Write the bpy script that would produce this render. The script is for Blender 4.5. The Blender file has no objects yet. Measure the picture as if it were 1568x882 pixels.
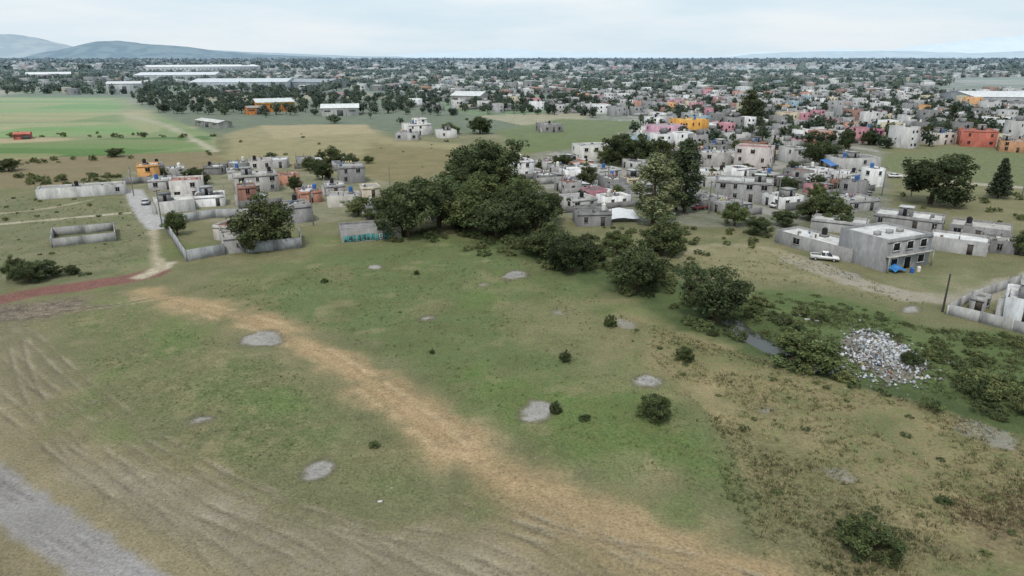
import bpy, math, random
import numpy as np
from mathutils import Vector
random.seed(7)
R = np.random.default_rng(11)
K = 1.07
scene = bpy.context.scene
scene.view_settings.view_transform = 'Standard'
scene.view_settings.look = 'None'
scene.view_settings.exposure = 0
PITCH = math.radians(18.6); HCAM = 38.0; F = 1059.0
SP, CP = math.sin(PITCH), math.cos(PITCH)

def S(r, g, b, k=None):
    k = K if k is None else k
    o = []
    for c in (r, g, b):
        c = c / 255.0
        o.append(min(.82, k * (c / 12.92 if c <= 0.04045 else ((c + 0.055) / 1.055) ** 2.4)))
    return tuple(o)

def G(u, v):
    """image pixel (u, v) projected through the camera onto flat ground, in metres"""
    dy = -(v - 441) / F
    t = HCAM / (SP - dy * CP)
    return ((u - 784) / F * t, (CP + dy * SP) * t)

def GT(v):
    return HCAM / (SP + (v - 441) / F * CP)

# ------------------------------------------------------------ noise
TAB = np.random.default_rng(5).random((256, 256))
def vn(x, y, s, o=0):
    x = np.asarray(x, float) / s + o * 17.3; y = np.asarray(y, float) / s + o * 9.7
    xi = np.floor(x).astype(int); yi = np.floor(y).astype(int)
    fx = x - xi; fy = y - yi
    fx = fx * fx * (3 - 2 * fx); fy = fy * fy * (3 - 2 * fy)
    a = TAB[xi & 255, yi & 255]; b = TAB[(xi + 1) & 255, yi & 255]
    c = TAB[xi & 255, (yi + 1) & 255]; d = TAB[(xi + 1) & 255, (yi + 1) & 255]
    return (a + (b - a) * fx) * (1 - fy) + (c + (d - c) * fx) * fy
def fbm(x, y, s, o=0, n=4):
    r = 0; a = 0.5; tot = 0
    for i in range(n):
        r = r + a * vn(x, y, s, o + i * 3); tot += a; a *= 0.5; s *= 0.5
    return r / tot * 2 - 1
def sstep(a, b, x):
    t = np.clip((x - a) / (b - a), 0, 1)
    return t * t * (3 - 2 * t)
def chaikin(p, n=2):
    p = np.array(p, float)
    for _ in range(n):
        q = [p[0]]
        for i in range(len(p) - 1):
            q += [p[i] * .75 + p[i + 1] * .25, p[i] * .25 + p[i + 1] * .75]
        q.append(p[-1]); p = np.array(q)
    return p
def seg_sd(X, Y, pts, w, margin=8):
    """signed distance to a thick polyline with half width w (scalar or list)"""
    pts = np.array(pts, float)
    if np.isscalar(w): w = [w] * len(pts)
    out = np.full(X.shape, 1e3)
    m = margin + max(w)
    idx = np.where((X > pts[:, 0].min() - m) & (X < pts[:, 0].max() + m) & (Y > pts[:, 1].min() - m) & (Y < pts[:, 1].max() + m))[0]
    if len(idx) == 0: return out
    x = X[idx]; y = Y[idx]; best = np.full(x.shape, 1e3)
    for i in range(len(pts) - 1):
        ax, ay = pts[i]; bx, by = pts[i + 1]
        dx, dy = bx - ax, by - ay
        L = dx * dx + dy * dy + 1e-9
        t = np.clip(((x - ax) * dx + (y - ay) * dy) / L, 0, 1)
        d = np.hypot(x - ax - t * dx, y - ay - t * dy) - (w[i] + (w[i + 1] - w[i]) * t)
        best = np.minimum(best, d)
    out[idx] = best
    return out
def inpoly(X, Y, P):
    c = np.zeros(np.shape(X), bool)
    n = len(P)
    for i in range(n):
        x1, y1 = P[i]; x2, y2 = P[(i + 1) % n]
        if y1 == y2: continue
        c ^= ((y1 > Y) != (y2 > Y)) & (X < (x2 - x1) * (Y - y1) / (y2 - y1) + x1)
    return c
def poly_sd(X, Y, P, margin=10):
    d = seg_sd(X, Y, list(P) + [P[0]], 0.0, margin)
    return np.where(inpoly(X, Y, P), -d, d)

STREAM = [G(*p) for p in [(1118, 482), (1150, 508), (1195, 532), (1260, 556), (1400, 592), (1500, 622), (1600, 655)]]
def hgt(X, Y):
    X = np.atleast_1d(np.asarray(X, float)); Y = np.atleast_1d(np.asarray(Y, float))
    near = sstep(260, 150, np.hypot(X, Y))
    z = near * (0.25 * fbm(X, Y, 14, 1, 3))
    d = seg_sd(X, Y, STREAM, 0.0, 12)
    z = z - 1.0 * sstep(5.0, .9, d)
    return z
def h1(x, y): return float(hgt(x, y)[0])

# ------------------------------------------------------------ materials
def nodemat(name):
    m = bpy.data.materials.new(name); m.use_nodes = True
    nt = m.node_tree; nt.nodes.clear()
    out = nt.nodes.new('ShaderNodeOutputMaterial'); b = nt.nodes.new('ShaderNodeBsdfPrincipled')
    nt.links.new(b.outputs[0], out.inputs[0])
    b.inputs['Roughness'].default_value = .9
    b.inputs['Specular IOR Level'].default_value = .15
    return m, nt, b
def N(nt, t, **k):
    n = nt.nodes.new(t)
    for a, v in k.items(): setattr(n, a, v)
    return n
def noise(nt, vec, scale, detail=4, rough=.55, dist=0):
    n = N(nt, 'ShaderNodeTexNoise'); n.inputs['Scale'].default_value = scale
    n.inputs['Detail'].default_value = detail; n.inputs['Roughness'].default_value = rough; n.inputs['Distortion'].default_value = dist
    nt.links.new(vec, n.inputs['Vector']); return n.outputs['Fac']
def mrange(nt, v, a, b, c, d):
    n = N(nt, 'ShaderNodeMapRange'); nt.links.new(v, n.inputs[0])
    for i, q in enumerate((a, b, c, d)): n.inputs[i + 1].default_value = q
    return n.outputs[0]
def math2(nt, op, a, b):
    n = N(nt, 'ShaderNodeMath', operation=op)
    for i, q in enumerate((a, b)):
        if isinstance(q, (int, float)): n.inputs[i].default_value = q
        else: nt.links.new(q, n.inputs[i])
    return n.outputs[0]
def scalecol(nt, col, f):
    n = N(nt, 'ShaderNodeVectorMath', operation='SCALE'); nt.links.new(col, n.inputs[0]); nt.links.new(f, n.inputs[3]); return n.outputs[0]
def attr(nt, name):
    n = N(nt, 'ShaderNodeAttribute', attribute_name=name); return n.outputs['Color']

def ground_mat():
    m, nt, b = nodemat('ground_soil_grass')
    pos = N(nt, 'ShaderNodeNewGeometry').outputs['Position']
    n1 = noise(nt, pos, .13, 8, .68, .4); n2 = noise(nt, pos, .7, 7, .75, .3); n3 = noise(nt, pos, 3.4, 5, .85)
    f = math2(nt, 'ADD', math2(nt, 'MULTIPLY', n1, .35), math2(nt, 'ADD', math2(nt, 'MULTIPLY', n2, .4), math2(nt, 'MULTIPLY', n3, .25)))
    f = mrange(nt, f, .455, .555, 0, 1)
    mx = N(nt, 'ShaderNodeMix', data_type='RGBA'); nt.links.new(f, mx.inputs[0])
    nt.links.new(attr(nt, 'Col'), mx.inputs[6]); nt.links.new(attr(nt, 'Col2'), mx.inputs[7])
    g = math2(nt, 'MULTIPLY', mrange(nt, n3, .32, .68, .48, 1.56), mrange(nt, n2, .32, .68, .76, 1.26))
    nt.links.new(scalecol(nt, mx.outputs[2], g), b.inputs['Base Color'])
    bp = N(nt, 'ShaderNodeBump'); bp.inputs['Strength'].default_value = .7; bp.inputs['Distance'].default_value = .3
    nt.links.new(math2(nt, 'ADD', n3, n2), bp.inputs['Height']); nt.links.new(bp.outputs[0], b.inputs['Normal'])
    return m
def build_mat():
    m, nt, b = nodemat('painted_concrete')
    pos = N(nt, 'ShaderNodeNewGeometry').outputs['Position']
    mp = N(nt, 'ShaderNodeMapping'); mp.inputs['Scale'].default_value = (1, 1, .35); nt.links.new(pos, mp.inputs[0])
    n1 = noise(nt, mp.outputs[0], .5, 6, .7); n2 = noise(nt, mp.outputs[0], 3, 4, .7)
    g = math2(nt, 'MULTIPLY', mrange(nt, n1, .3, .7, .6, 1.2), mrange(nt, n2, .3, .7, .84, 1.12))
    nt.links.new(scalecol(nt, attr(nt, 'Col'), g), b.inputs['Base Color'])
    return m
def leaf_mat():
    m, nt, b = nodemat('foliage')
    oi = N(nt, 'ShaderNodeObjectInfo').outputs['Random']
    g = mrange(nt, oi, 0, 1, .82, 1.2)
    col = scalecol(nt, attr(nt, 'Col'), g)
    nt.links.new(col, b.inputs['Base Color'])
    tr = N(nt, 'ShaderNodeBsdfTranslucent'); nt.links.new(col, tr.inputs[0])
    ms = N(nt, 'ShaderNodeMixShader'); ms.inputs[0].default_value = .3
    out = [n for n in nt.nodes if n.type == 'OUTPUT_MATERIAL'][0]
    nt.links.new(b.outputs[0], ms.inputs[1]); nt.links.new(tr.outputs[0], ms.inputs[2]); nt.links.new(ms.outputs[0], out.inputs[0])
    return m
def plain_mat(name, rough=.6, spec=.3):
    m, nt, b = nodemat(name)
    pos = N(nt, 'ShaderNodeNewGeometry').outputs['Position']
    n1 = noise(nt, pos, 2.5, 4)
    nt.links.new(scalecol(nt, attr(nt, 'Col'), mrange(nt, n1, .3, .7, .88, 1.1)), b.inputs['Base Color'])
    b.inputs['Roughness'].default_value = rough; b.inputs['Specular IOR Level'].default_value = spec
    return m
M_G = ground_mat(); M_B = build_mat(); M_L = leaf_mat()
M_C = plain_mat('painted_metal', .35, .5); M_H = plain_mat('hazy_hillside', 1, 0)

# ------------------------------------------------------------ mesh builder
class MB:
    def __init__(s): s.V = []; s.n = 0; s.L = []; s.T = []; s.C = []
    def add(s, V, faces, col):
        V = np.asarray(V, float); k = len(V); s.V.append(V)
        for f in faces:
            s.L.append(np.array(f, int) + s.n); s.T.append(np.array([len(f)])); s.C.append(np.tile(np.array(col, float), (len(f), 1)))
        s.n += k
    def quads(s, V, cols):
        """V (4q,3), cols (q,3)"""
        q = len(V) // 4; s.V.append(V); s.L.append(np.arange(4 * q) + s.n); s.T.append(np.full(q, 4)); s.C.append(np.repeat(cols, 4, axis=0)); s.n += 4 * q
    def obj(s, name, mat, origin=(0, 0, 0), parent=None, data_only=False):
        V = np.concatenate(s.V) - np.array(origin, float); L = np.concatenate(s.L); T = np.concatenate(s.T); C = np.concatenate(s.C)
        me = bpy.data.meshes.new(name)
        me.vertices.add(len(V)); me.vertices.foreach_set('co', V.astype(np.float32).ravel())
        me.loops.add(len(L)); me.loops.foreach_set('vertex_index', L.astype(np.int32))
        me.polygons.add(len(T)); st = np.concatenate([[0], np.cumsum(T)[:-1]])
        me.polygons.foreach_set('loop_start', st.astype(np.int32))
        me.update(calc_edges=True)
        ca = me.color_attributes.new('Col', 'FLOAT_COLOR', 'CORNER')
        ca.data.foreach_set('color', np.hstack([C, np.ones((len(C), 1))]).astype(np.float32).ravel())
        me.materials.append(mat)
        if data_only: return me
        o = bpy.data.objects.new(name, me); o.location = origin; scene.collection.objects.link(o)
        if parent: o.parent = parent
        return o
BF = [(0, 3, 2, 1), (4, 5, 6, 7), (0, 1, 5, 4), (1, 2, 6, 5), (2, 3, 7, 6), (3, 0, 4, 7)]
class Frame:
    def __init__(s, o, ang): s.o = o; s.c = math.cos(ang); s.s = math.sin(ang)
    def __call__(s, P):
        P = np.asarray(P, float); out = P.copy()
        out[:, 0] = s.o[0] + P[:, 0] * s.c - P[:, 1] * s.s; out[:, 1] = s.o[1] + P[:, 0] * s.s + P[:, 1] * s.c
        if len(s.o) > 2: out[:, 2] += s.o[2]
        return out
def box(mb, fr, x0, x1, y0, y1, z0, z1, col, faces=BF):
    mb.add(fr([(x0, y0, z0), (x1, y0, z0), (x1, y1, z0), (x0, y1, z0), (x0, y0, z1), (x1, y0, z1), (x1, y1, z1), (x0, y1, z1)]), faces, col)
def cyl(mb, fr, x, y, z0, z1, r0, r1, col, n=10, cap=True):
    a = np.arange(n) * 2 * math.pi / n
    V = [(x + r0 * math.cos(t), y + r0 * math.sin(t), z0) for t in a] + [(x + r1 * math.cos(t), y + r1 * math.sin(t), z1) for t in a]
    fs = [(i, (i + 1) % n, n + (i + 1) % n, n + i) for i in range(n)]
    if cap: fs.append(tuple(range(n, 2 * n)))
    mb.add(fr(V), fs, col)

GREY = [S(142, 141, 140), S(128, 127, 126), S(156, 155, 153), S(114, 113, 112)]
def jit(c, a=.1):
    k = 1 + random.uniform(-a, a); return tuple(q * k for q in c)
def wallcol():
    r = random.random()
    if r < .45: c = random.choice(GREY)
    elif r < .64: c = S(176, 175, 173)
    elif r < .79: c = S(206, 206, 205)
    elif r < .86: c = S(182, 172, 148)
    elif r < .905: c = S(170, 126, 108)
    elif r < .935: c = S(168, 120, 130)
    elif r < .95: c = S(188, 142, 92)
    elif r < .965: c = S(134, 154, 164)
    else: c = S(136, 102, 90)
    return jit(c)
def roofcol():
    r = random.random()
    if r < .40: c = S(148, 147, 145)
    elif r < .67: c = S(186, 186, 185)
    elif r < .86: c = S(110, 109, 108)
    elif r < .94: c = S(130, 98, 90)
    else: c = S(164, 162, 157)
    return jit(c)
DARK = S(36, 38, 40)
def body(mb, fr, x0, x1, y0, y1, h, wall, roof, par=.45, z0=-.4):
    t = .18
    V = [(x0, y0, z0), (x1, y0, z0), (x1, y1, z0), (x0, y1, z0), (x0, y0, h), (x1, y0, h), (x1, y1, h), (x0, y1, h),
         (x0 + t, y0 + t, h), (x1 - t, y0 + t, h), (x1 - t, y1 - t, h), (x0 + t, y1 - t, h),
         (x0 + t, y0 + t, h - par), (x1 - t, y0 + t, h - par), (x1 - t, y1 - t, h - par), (x0 + t, y1 - t, h - par)]
    fs = [(0, 1, 5, 4), (1, 2, 6, 5), (2, 3, 7, 6), (3, 0, 4, 7), (4, 5, 9, 8), (5, 6, 10, 9), (6, 7, 11, 10), (7, 4, 8, 11),
          (8, 9, 13, 12), (9, 10, 14, 13), (10, 11, 15, 14), (11, 8, 12, 15)]
    mb.add(fr(V), fs, wall); mb.add(fr(V), [(12, 13, 14, 15)], roof)
def windows(mb, fr, W, D, h, floors, wall, dens=.8, par=.45, front_full=False, wx=1.3, wz=1.2):
    fh = (h - par) / floors
    trim = tuple(min(.8, q * 1.2) for q in wall)
    for side in range(4):
        L = W if side in (0, 2) else D
        n = max(1, int(L / 3.4))
        for f in range(floors):
            for i in range(n):
                if random.random() > dens and not (front_full and side == 0): continue
                c = (i + .5) * L / n + random.uniform(-.4, .4); zz = f * fh + fh * .38
                ww = wx / 2 * random.uniform(.6, 1.15); top = zz + wz; bot = zz
                if f == 0 and i == n // 2 and side in (0, 3): bot = 0.02; ww = .5
                def bx(a, b, e0, e1, z0, z1, col):
                    if side == 0: box(mb, fr, a, b, -e1, -e0, z0, z1, col)
                    elif side == 2: box(mb, fr, a, b, D + e0, D + e1, z0, z1, col)
                    elif side == 3: box(mb, fr, -e1, -e0, a, b, z0, z1, col)
                    else: box(mb, fr, W + e0, W + e1, a, b, z0, z1, col)
                bx(c - ww, c + ww, .003, .02, bot, top, DARK if bot > .1 else S(80, 74, 70))
                bx(c - ww - .1, c + ww + .1, .003, .12, top, top + .12, trim)
                if bot > .1:
                    bx(c - ww - .1, c + ww + .1, .003, .12, bot - .1, bot, trim)
                    bx(c - .025, c + .025, .02, .04, bot, top, S(170, 170, 170))
def roofstuff(mb, fr, W, D, h, par=.45):
    z = h - par
    if random.random() < .55:
        x, y = random.uniform(1, max(1.1, W - 1)), random.uniform(1, max(1.1, D - 1)); c = random.choice([S(45, 45, 47), S(45, 45, 47), S(205, 203, 196), S(64, 104, 160)])
        box(mb, fr, x - .7, x + .7, y - .7, y + .7, z, z + .5, GREY[1]); cyl(mb, fr, x, y, z + .5, z + 1.7, .55, .55, c, cap=False); cyl(mb, fr, x, y, z + 1.7, z + 1.95, .55, .2, c)
    if random.random() < .25 and W > 6 and D > 6:
        x, y = random.uniform(.5, W - 3.5), random.uniform(.5, D - 3.5)
        box(mb, fr, x, x + 2.8, y, y + 2.8, z, z + 2.2, jit(GREY[0])); box(mb, fr, x - .15, x + 2.95, y - .15, y + 2.95, z + 2.2, z + 2.35, roofcol())
        box(mb, fr, x + .9, x + 1.7, y - .02, y - .003, z, z + 1.9, DARK)
    if random.random() < .45:
        for x in (.15, W / 2, W - .15):
            for y in (.15, D - .15):
                box(mb, fr, x - .11, x + .11, y - .11, y + .11, h + .002, h + .7, GREY[0])
                box(mb, fr, x - .03, x + .03, y - .03, y + .03, h + .7, h + 1.3, S(100, 70, 58))
    if random.random() < .3:   # outside stair against the left wall
        for i in range(9): box(mb, fr, -.95, -.125, .3 + i * .3, .6 + i * .3, -.1, .3 * (i + 1), GREY[2])
    if random.random() < .3:   # washing line
        c = [S(200, 200, 205), S(120, 130, 160), S(170, 110, 110), S(190, 180, 140)]
        for i in range(4):
            x = W * .2 + i * .8
            if x + .5 < W: box(mb, fr, x, x + .5, D * .5, D * .5 + .02, z + .7, z + 1.5, random.choice(c))
    for i in range(random.randint(1, 7)):   # things stored on the roof
        x, y = random.uniform(.4, W - 1.2), random.uniform(.4, D - 1.2); s = random.uniform(.2, .8)
        box(mb, fr, x, x + s, y, y + s * random.uniform(.4, 1.2), z, z + random.uniform(.2, .7), random.choice([S(120, 94, 78), S(90, 92, 94), S(200, 200, 198), S(80, 102, 134), GREY[1]]))
OCC = []
def house(name, a, b, depth, h, wall=None, roof=None, floors=None, dens=.7, world=False, stuff=True, par=.45, full=False, extra=None, mat=None, wing=False):
    if not world: a, b = G(*a), G(*b)
    W = math.dist(a, b); ang = math.atan2(b[1] - a[1], b[0] - a[0]); fr = Frame(a, ang); D = depth
    wall = wall or wallcol(); roof = roof or roofcol(); floors = floors or max(1, int(round(h / 3)))
    mb = MB(); body(mb, fr, 0, W, 0, D, h, wall, roof, par)
    if random.random() < .5: box(mb, fr, -.12, W + .12, -.12, -.003, h - par - .2, h - par - .02, tuple(q * .85 for q in wall))
    windows(mb, fr, W, D, h, floors, wall, dens, par, full)
    if stuff: roofstuff(mb, fr, W, D, h, par)
    if wing:   # lower lean-to with a sheet roof
        ww = random.uniform(2, 3.4); d2 = D * random.uniform(.5, .95); h2 = random.uniform(2, 2.6); c = random.choice([wall, GREY[1], GREY[3]])
        box(mb, fr, W + .003, W + ww, .2, d2, -.3, h2, c); mb.add(fr([(W + .01, 0, h2 + .25), (W + ww + .3, 0, h2 + .05), (W + ww + .3, d2 + .2, h2 + .05), (W + .01, d2 + .2, h2 + .25)]), [(0, 1, 2, 3)], roofcol())
        box(mb, fr, W + ww * .3, W + ww * .3 + .8, .17, .197, 0, 1.9, DARK)
    if extra: extra(mb, fr, W, D, h)
    cx, cy = fr([(W / 2, D / 2, 0)])[0][:2]; OCC.append((cx, cy, .5 * math.hypot(W, D)))
    return mb.obj(name, mat or M_B, (a[0], a[1], 0))
def wall(name, pts, h, col, th=.2, world=False, pill=True):
    P = pts if world else [G(*p) for p in pts]
    mb = MB()
    for a, b in zip(P[:-1], P[1:]):
        L = math.dist(a, b); fr = Frame(a, math.atan2(b[1] - a[1], b[0] - a[0]))
        n = max(1, int(L / 4))
        for i in range(n):
            hh = h * (1 + random.uniform(-.03, .03))
            box(mb, fr, i * L / n + .13, (i + 1) * L / n - .13, -th / 2, th / 2, -.5, hh, jit(col, .07))
            box(mb, fr, i * L / n - .13, i * L / n + .13, -th / 2 - .04, th / 2 + .04, -.5, h + (.12 if pill else .01), jit(GREY[0]) if pill else jit(col, .04))
        box(mb, fr, L - .13, L + .13, -th / 2 - .05, th / 2 + .05, -.5, h + .1, GREY[1])
    return mb.obj(name, M_B, (P[0][0], P[0][1], 0))

# ------------------------------------------------------------ ground sheet
def axis(segs):
    out = []
    for a, b, s in segs: out += list(np.arange(a, b, s))
    return out
def geo(a, b, s, r):
    o = []; x = a
    while x < b: o.append(x); x += s; s *= r
    o.append(b); return o
xs = [-q for q in reversed(geo(150, 16000, .8, 1.04))] + axis([(-150 + .6, -72, .6), (-72, 95, .28), (95, 200, .6)]) + geo(200, 16000, .8, 1.04)
ys = [-q for q in reversed(geo(0, 3000, 4, 1.2))] + axis([(1, 38, 3), (38, 90, .25), (90, 200, .5)]) + geo(200, 16000, .8, 1.02)
xs = np.unique(np.round(xs, 3)); ys = np.unique(np.round(ys, 3))
nx, ny = len(xs), len(ys)
GX, GY = np.meshgrid(xs, ys); X = GX.ravel(); Y = GY.ravel()
A = np.tile(np.array(S(118, 114, 86)), (len(X), 1)); B = np.tile(np.array(S(98, 100, 70)), (len(X), 1))
nz1 = fbm(X, Y, 12, 2, 5); nz2 = fbm(X, Y, 3, 5, 3); nz3 = fbm(X, Y, 1.4, 7, 2)
brk = sstep(-.35, .35, fbm(X, Y, 6, 33, 4))
def paint(m, c1, c2=None):
    c2 = c1 if c2 is None else c2
    m = m[:, None]
    A[:] = A * (1 - m) + np.array(c1) * m; B[:] = B * (1 - m) + np.array(c2) * m
def ppoly(P, c1, c2=None, soft=2., amp=3., k=1.):
    P = [G(*p) for p in P]
    sd = poly_sd(X, Y, P, soft + amp + 4)
    paint(k * sstep(soft, -soft, sd + nz1 * amp + nz2 * amp * .5), c1, c2)
def pline(P, w, c1, c2=None, soft=.8, amp=.8, k=1., sm=2, world=False, broken=False):
    P = P if world else [G(*p) for p in P]
    if not np.isscalar(w):
        pw = chaikin([(p[0], p[1], q) for p, q in zip(P, w)], sm); P = pw[:, :2]; w = list(pw[:, 2])
    else: P = chaikin(P, sm)
    sd = seg_sd(X, Y, P, w, soft + amp + 4)
    m = k * sstep(soft, -soft, sd + nz2 * amp + nz1 * amp * .5)
    if broken: m = m * brk
    paint(m, c1, c2)

# far fields patchwork
th = .42
U1 = X * math.cos(th) + Y * math.sin(th); V1 = -X * math.sin(th) + Y * math.cos(th)
cell = TAB[(np.floor(U1 / 170).astype(int)) & 255, (np.floor(V1 / 110).astype(int)) & 255]
far = sstep(330, 380, Y)
for lo, hi, c1, c2 in [(0, .4, S(104, 110, 88), S(84, 94, 76)), (.4, .6, S(150, 143, 118), S(124, 122, 98)), (.6, .8, S(104, 122, 86), S(90, 106, 78)), (.8, 1.01, S(138, 134, 120), S(100, 106, 90))]:
    paint(far * ((cell >= lo) & (cell < hi)), c1, c2)
# town dusty ground
ppoly([(760, 250), (900, 215), (1360, 215), (1360, 330), (1200, 350), (1050, 345), (900, 340), (790, 300)], S(130, 126, 116), S(92, 98, 74))
ppoly([(900, 215), (1700, 222), (1700, 140), (900, 140)], S(132, 130, 120), S(86, 96, 74), 4, 3)
ppoly([(190, 330), (200, 250), (590, 240), (600, 330), (470, 345), (250, 335)], S(136, 130, 110), S(100, 104, 76))
# left fields
ppoly([(-200, 300), (200, 300), (250, 400), (200, 425), (-200, 470)], S(120, 117, 90), S(92, 98, 69))
ppoly([(-200, 245), (330, 232), (350, 262), (200, 262), (100, 285), (-200, 300)], S(124, 112, 88), S(112, 104, 78))
ppoly([(-200, 152), (185, 150), (235, 172), (330, 208), (330, 230), (-200, 250)], S(126, 130, 98), S(108, 120, 84), 1.5, 1)
ppoly([(-200, 150), (150, 148), (190, 158), (180, 172), (-200, 177)], S(106, 136, 84), S(100, 128, 80), 1.5, 1)
ppoly([(-200, 178), (150, 174), (190, 178), (-200, 190)], S(122, 140, 92), S(116, 130, 88), 1.5, 1)
ppoly([(-200, 192), (150, 187), (190, 190), (-200, 204)], S(168, 158, 132), S(146, 142, 110), 1.5, 1)
ppoly([(-200, 206), (190, 190), (250, 196), (200, 206), (-200, 213)], S(120, 146, 96), S(112, 136, 90), 1.5, 1)
ppoly([(-200, 216), (60, 211), (120, 212), (60, 221), (-200, 228)], S(158, 142, 114), S(146, 132, 104), 1.5, 1)
ppoly([(190, 172), (235, 176), (250, 200), (225, 204), (190, 190)], S(160, 150, 124), S(148, 140, 112), 1.5, 2)
ppoly([(-200, 230), (170, 212), (320, 208), (330, 222), (180, 238), (-200, 248)], S(84, 108, 62), S(78, 100, 58), 1.5, 1)
# cultivated strips, each a slightly different crop stage
fl_ = inpoly(X, Y, [G(*p) for p in [(-400, 148), (190, 148), (235, 172), (330, 208), (330, 232), (-400, 262)]])
V2 = Y * math.cos(-.06) - X * math.sin(-.06)
hs_ = TAB[np.floor(V2 / 17).astype(int) & 255, 17]; hs2 = TAB[np.floor(V2 / 34).astype(int) & 255, np.floor(X / 90).astype(int) & 255]
paint(fl_ * (hs_ > .7) * .3, S(154, 148, 116)); paint(fl_ * (hs_ < .25) * .3, S(84, 112, 64)); paint(fl_ * (hs2 > .72) * .45, S(150, 140, 108)); paint(fl_ * (hs2 < .25) * .4, S(88, 118, 66))
pline([(330, 232), (255, 190), (190, 176)], 1.8, S(156, 150, 130), None, 1.5, 2)
ppoly([(345, 205), (400, 192), (560, 192), (600, 212), (720, 222), (700, 245), (590, 275), (480, 262), (345, 245)], S(140, 131, 100), S(122, 117, 86), 3, 4)
ppoly([(400, 192), (560, 190), (575, 204), (420, 212)], S(152, 140, 110), S(138, 128, 98), 1.5, 2)
ppoly([(570, 220), (720, 232), (690, 262), (610, 280), (540, 262)], S(126, 114, 86), S(106, 103, 72), 3, 4)
ppoly([(760, 200), (860, 182), (980, 186), (930, 224), (800, 235)], S(102, 111, 74), S(90, 99, 65), 3, 2)
ppoly([(1350, 238), (1450, 226), (1700, 232), (1700, 290), (1560, 285), (1350, 262)], S(97, 107, 73), S(108, 109, 82), 2, 2)
ppoly([(1430, 318), (1700, 290), (1700, 375), (1440, 335)], S(126, 119, 92), S(105, 105, 76), 2, 2)
pline([(1345, 262), (1460, 280), (1700, 296)], 2.2, S(150, 144, 130))
# main meadow
GR1, GR2 = S(96, 109, 70), S(92, 96, 64)
ppoly([(330, 425), (480, 392), (620, 372), (740, 362), (800, 385), (900, 430), (960, 480), (1010, 560), (1110, 660), (1190, 790), (1060, 750), (900, 700), (800, 655), (700, 600), (560, 535), (430, 490), (300, 460)], GR1, GR2, 4, 5)
ppoly([(100, 480), (230, 470), (380, 520), (520, 600), (640, 680), (700, 750), (640, 800), (480, 770), (300, 700), (150, 620)], S(98, 107, 70), S(108, 106, 77), 5, 5)
ppoly([(700, 560), (900, 590), (1080, 650), (1170, 770), (1040, 740), (840, 690), (720, 610)], S(95, 114, 65), S(94, 101, 62), 4, 5, .85)
# browner and greener drifts inside the meadow
dr = (Y > 45) & (Y < 150) & (X > -75) & (X < 60)
paint(dr * .42 * sstep(.05, .5, fbm(X, Y, 9, 12, 6)), S(134, 124, 94), S(116, 111, 82))
paint(dr * .5 * sstep(.1, .5, fbm(X, Y, 11, 15, 6)), S(94, 115, 62), S(92, 107, 62))
paint(dr * .4 * sstep(.25, .6, fbm(X, Y, 4, 18, 4)), S(148, 135, 104), S(126, 119, 90))
# muddy left band
ppoly([(-300, 560), (0, 560), (150, 650), (330, 740), (560, 800), (760, 790), (1000, 830), (1200, 900), (1200, 1000), (-300, 1000)], S(138, 126, 102), S(118, 110, 85), 4, 5, .9)
ppoly([(-100, 480), (60, 500), (140, 600), (60, 640), (-100, 600)], S(128, 120, 97), S(108, 103, 79), 3, 4, .8)
ppoly([(120, 720), (330, 760), (560, 800), (700, 860), (600, 900), (300, 880)], S(148, 140, 124), S(120, 113, 93), 3, 6, .7)
ppoly([(640, 800), (850, 830), (1000, 900), (620, 900)], S(146, 136, 116), S(120, 112, 90), 3, 6, .6)
ppoly([(-60, 470), (130, 455), (160, 470), (60, 492), (-60, 505)], S(96, 87, 77), S(122, 111, 95), 2, 3)
# dry right
ppoly([(930, 470), (1050, 500), (1200, 560), (1400, 605), (1700, 700), (1700, 1000), (1220, 1000), (1190, 800), (1120, 670), (1020, 570), (940, 520)], S(136, 125, 94), S(102, 105, 70), 4, 6)
rr_ = inpoly(X, Y, [G(*p) for p in [(930, 470), (1400, 605), (1700, 700), (1700, 1000), (1220, 1000), (1120, 670)]])
paint(rr_ * .7 * sstep(.0, .45, fbm(X, Y, 8, 21, 5)), S(156, 141, 107), S(131, 120, 88))
paint(rr_ * .6 * sstep(.05, .45, fbm(X, Y, 7, 25, 5)), S(95, 104, 65), S(86, 94, 60))
ppoly([(1110, 660), (1200, 690), (1250, 800), (1190, 850), (1120, 760)], S(92, 94, 64), S(116, 108, 80), 3, 5, .6)
ppoly([(1440, 770), (1700, 740), (1700, 880), (1480, 860)], S(94, 83, 64), S(118, 105, 80), 2, 4, .8)
ppoly([(1180, 840), (1300, 770), (1420, 840), (1300, 920)], S(90, 90, 64), S(112, 106, 80), 2, 4, .6)
ppoly([(770, 470), (900, 455), (960, 500), (930, 560), (800, 520)], S(128, 120, 92), S(104, 106, 72), 3, 5, .7)
# ravine
pline([(790, 372), (900, 410), (1000, 440), (1110, 490), (1230, 540), (1400, 585), (1600, 640)], [7, 7, 7, 8, 6, 4, 5], S(84, 96, 60), S(68, 79, 50), 2.5, 3)
ppoly([(1120, 440), (1250, 440), (1420, 500), (1600, 520), (1700, 640), (1420, 580), (1250, 545)], S(92, 105, 66), S(82, 94, 58), 3, 5)
ppoly([(1010, 380), (1180, 372), (1230, 400), (1330, 440), (1440, 470), (1250, 440), (1100, 420)], S(136, 128, 100), S(108, 108, 76), 3, 4)
pline([(1700, 405), (1568, 432), (1500, 450), (1440, 458), (1370, 450), (1290, 425), (1225, 398)], 3.0, S(152, 146, 132), S(136, 129, 112), 1, 1.5)
pline([(1225, 398), (1170, 378), (1090, 372), (1040, 390)], 1.2, S(144, 136, 112), None, 1, 1, .7)
ppoly([(1395, 420), (1480, 415), (1520, 438), (1440, 455), (1340, 430)], S(134, 128, 102), S(100, 107, 73), 2, 2, .9)
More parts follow.
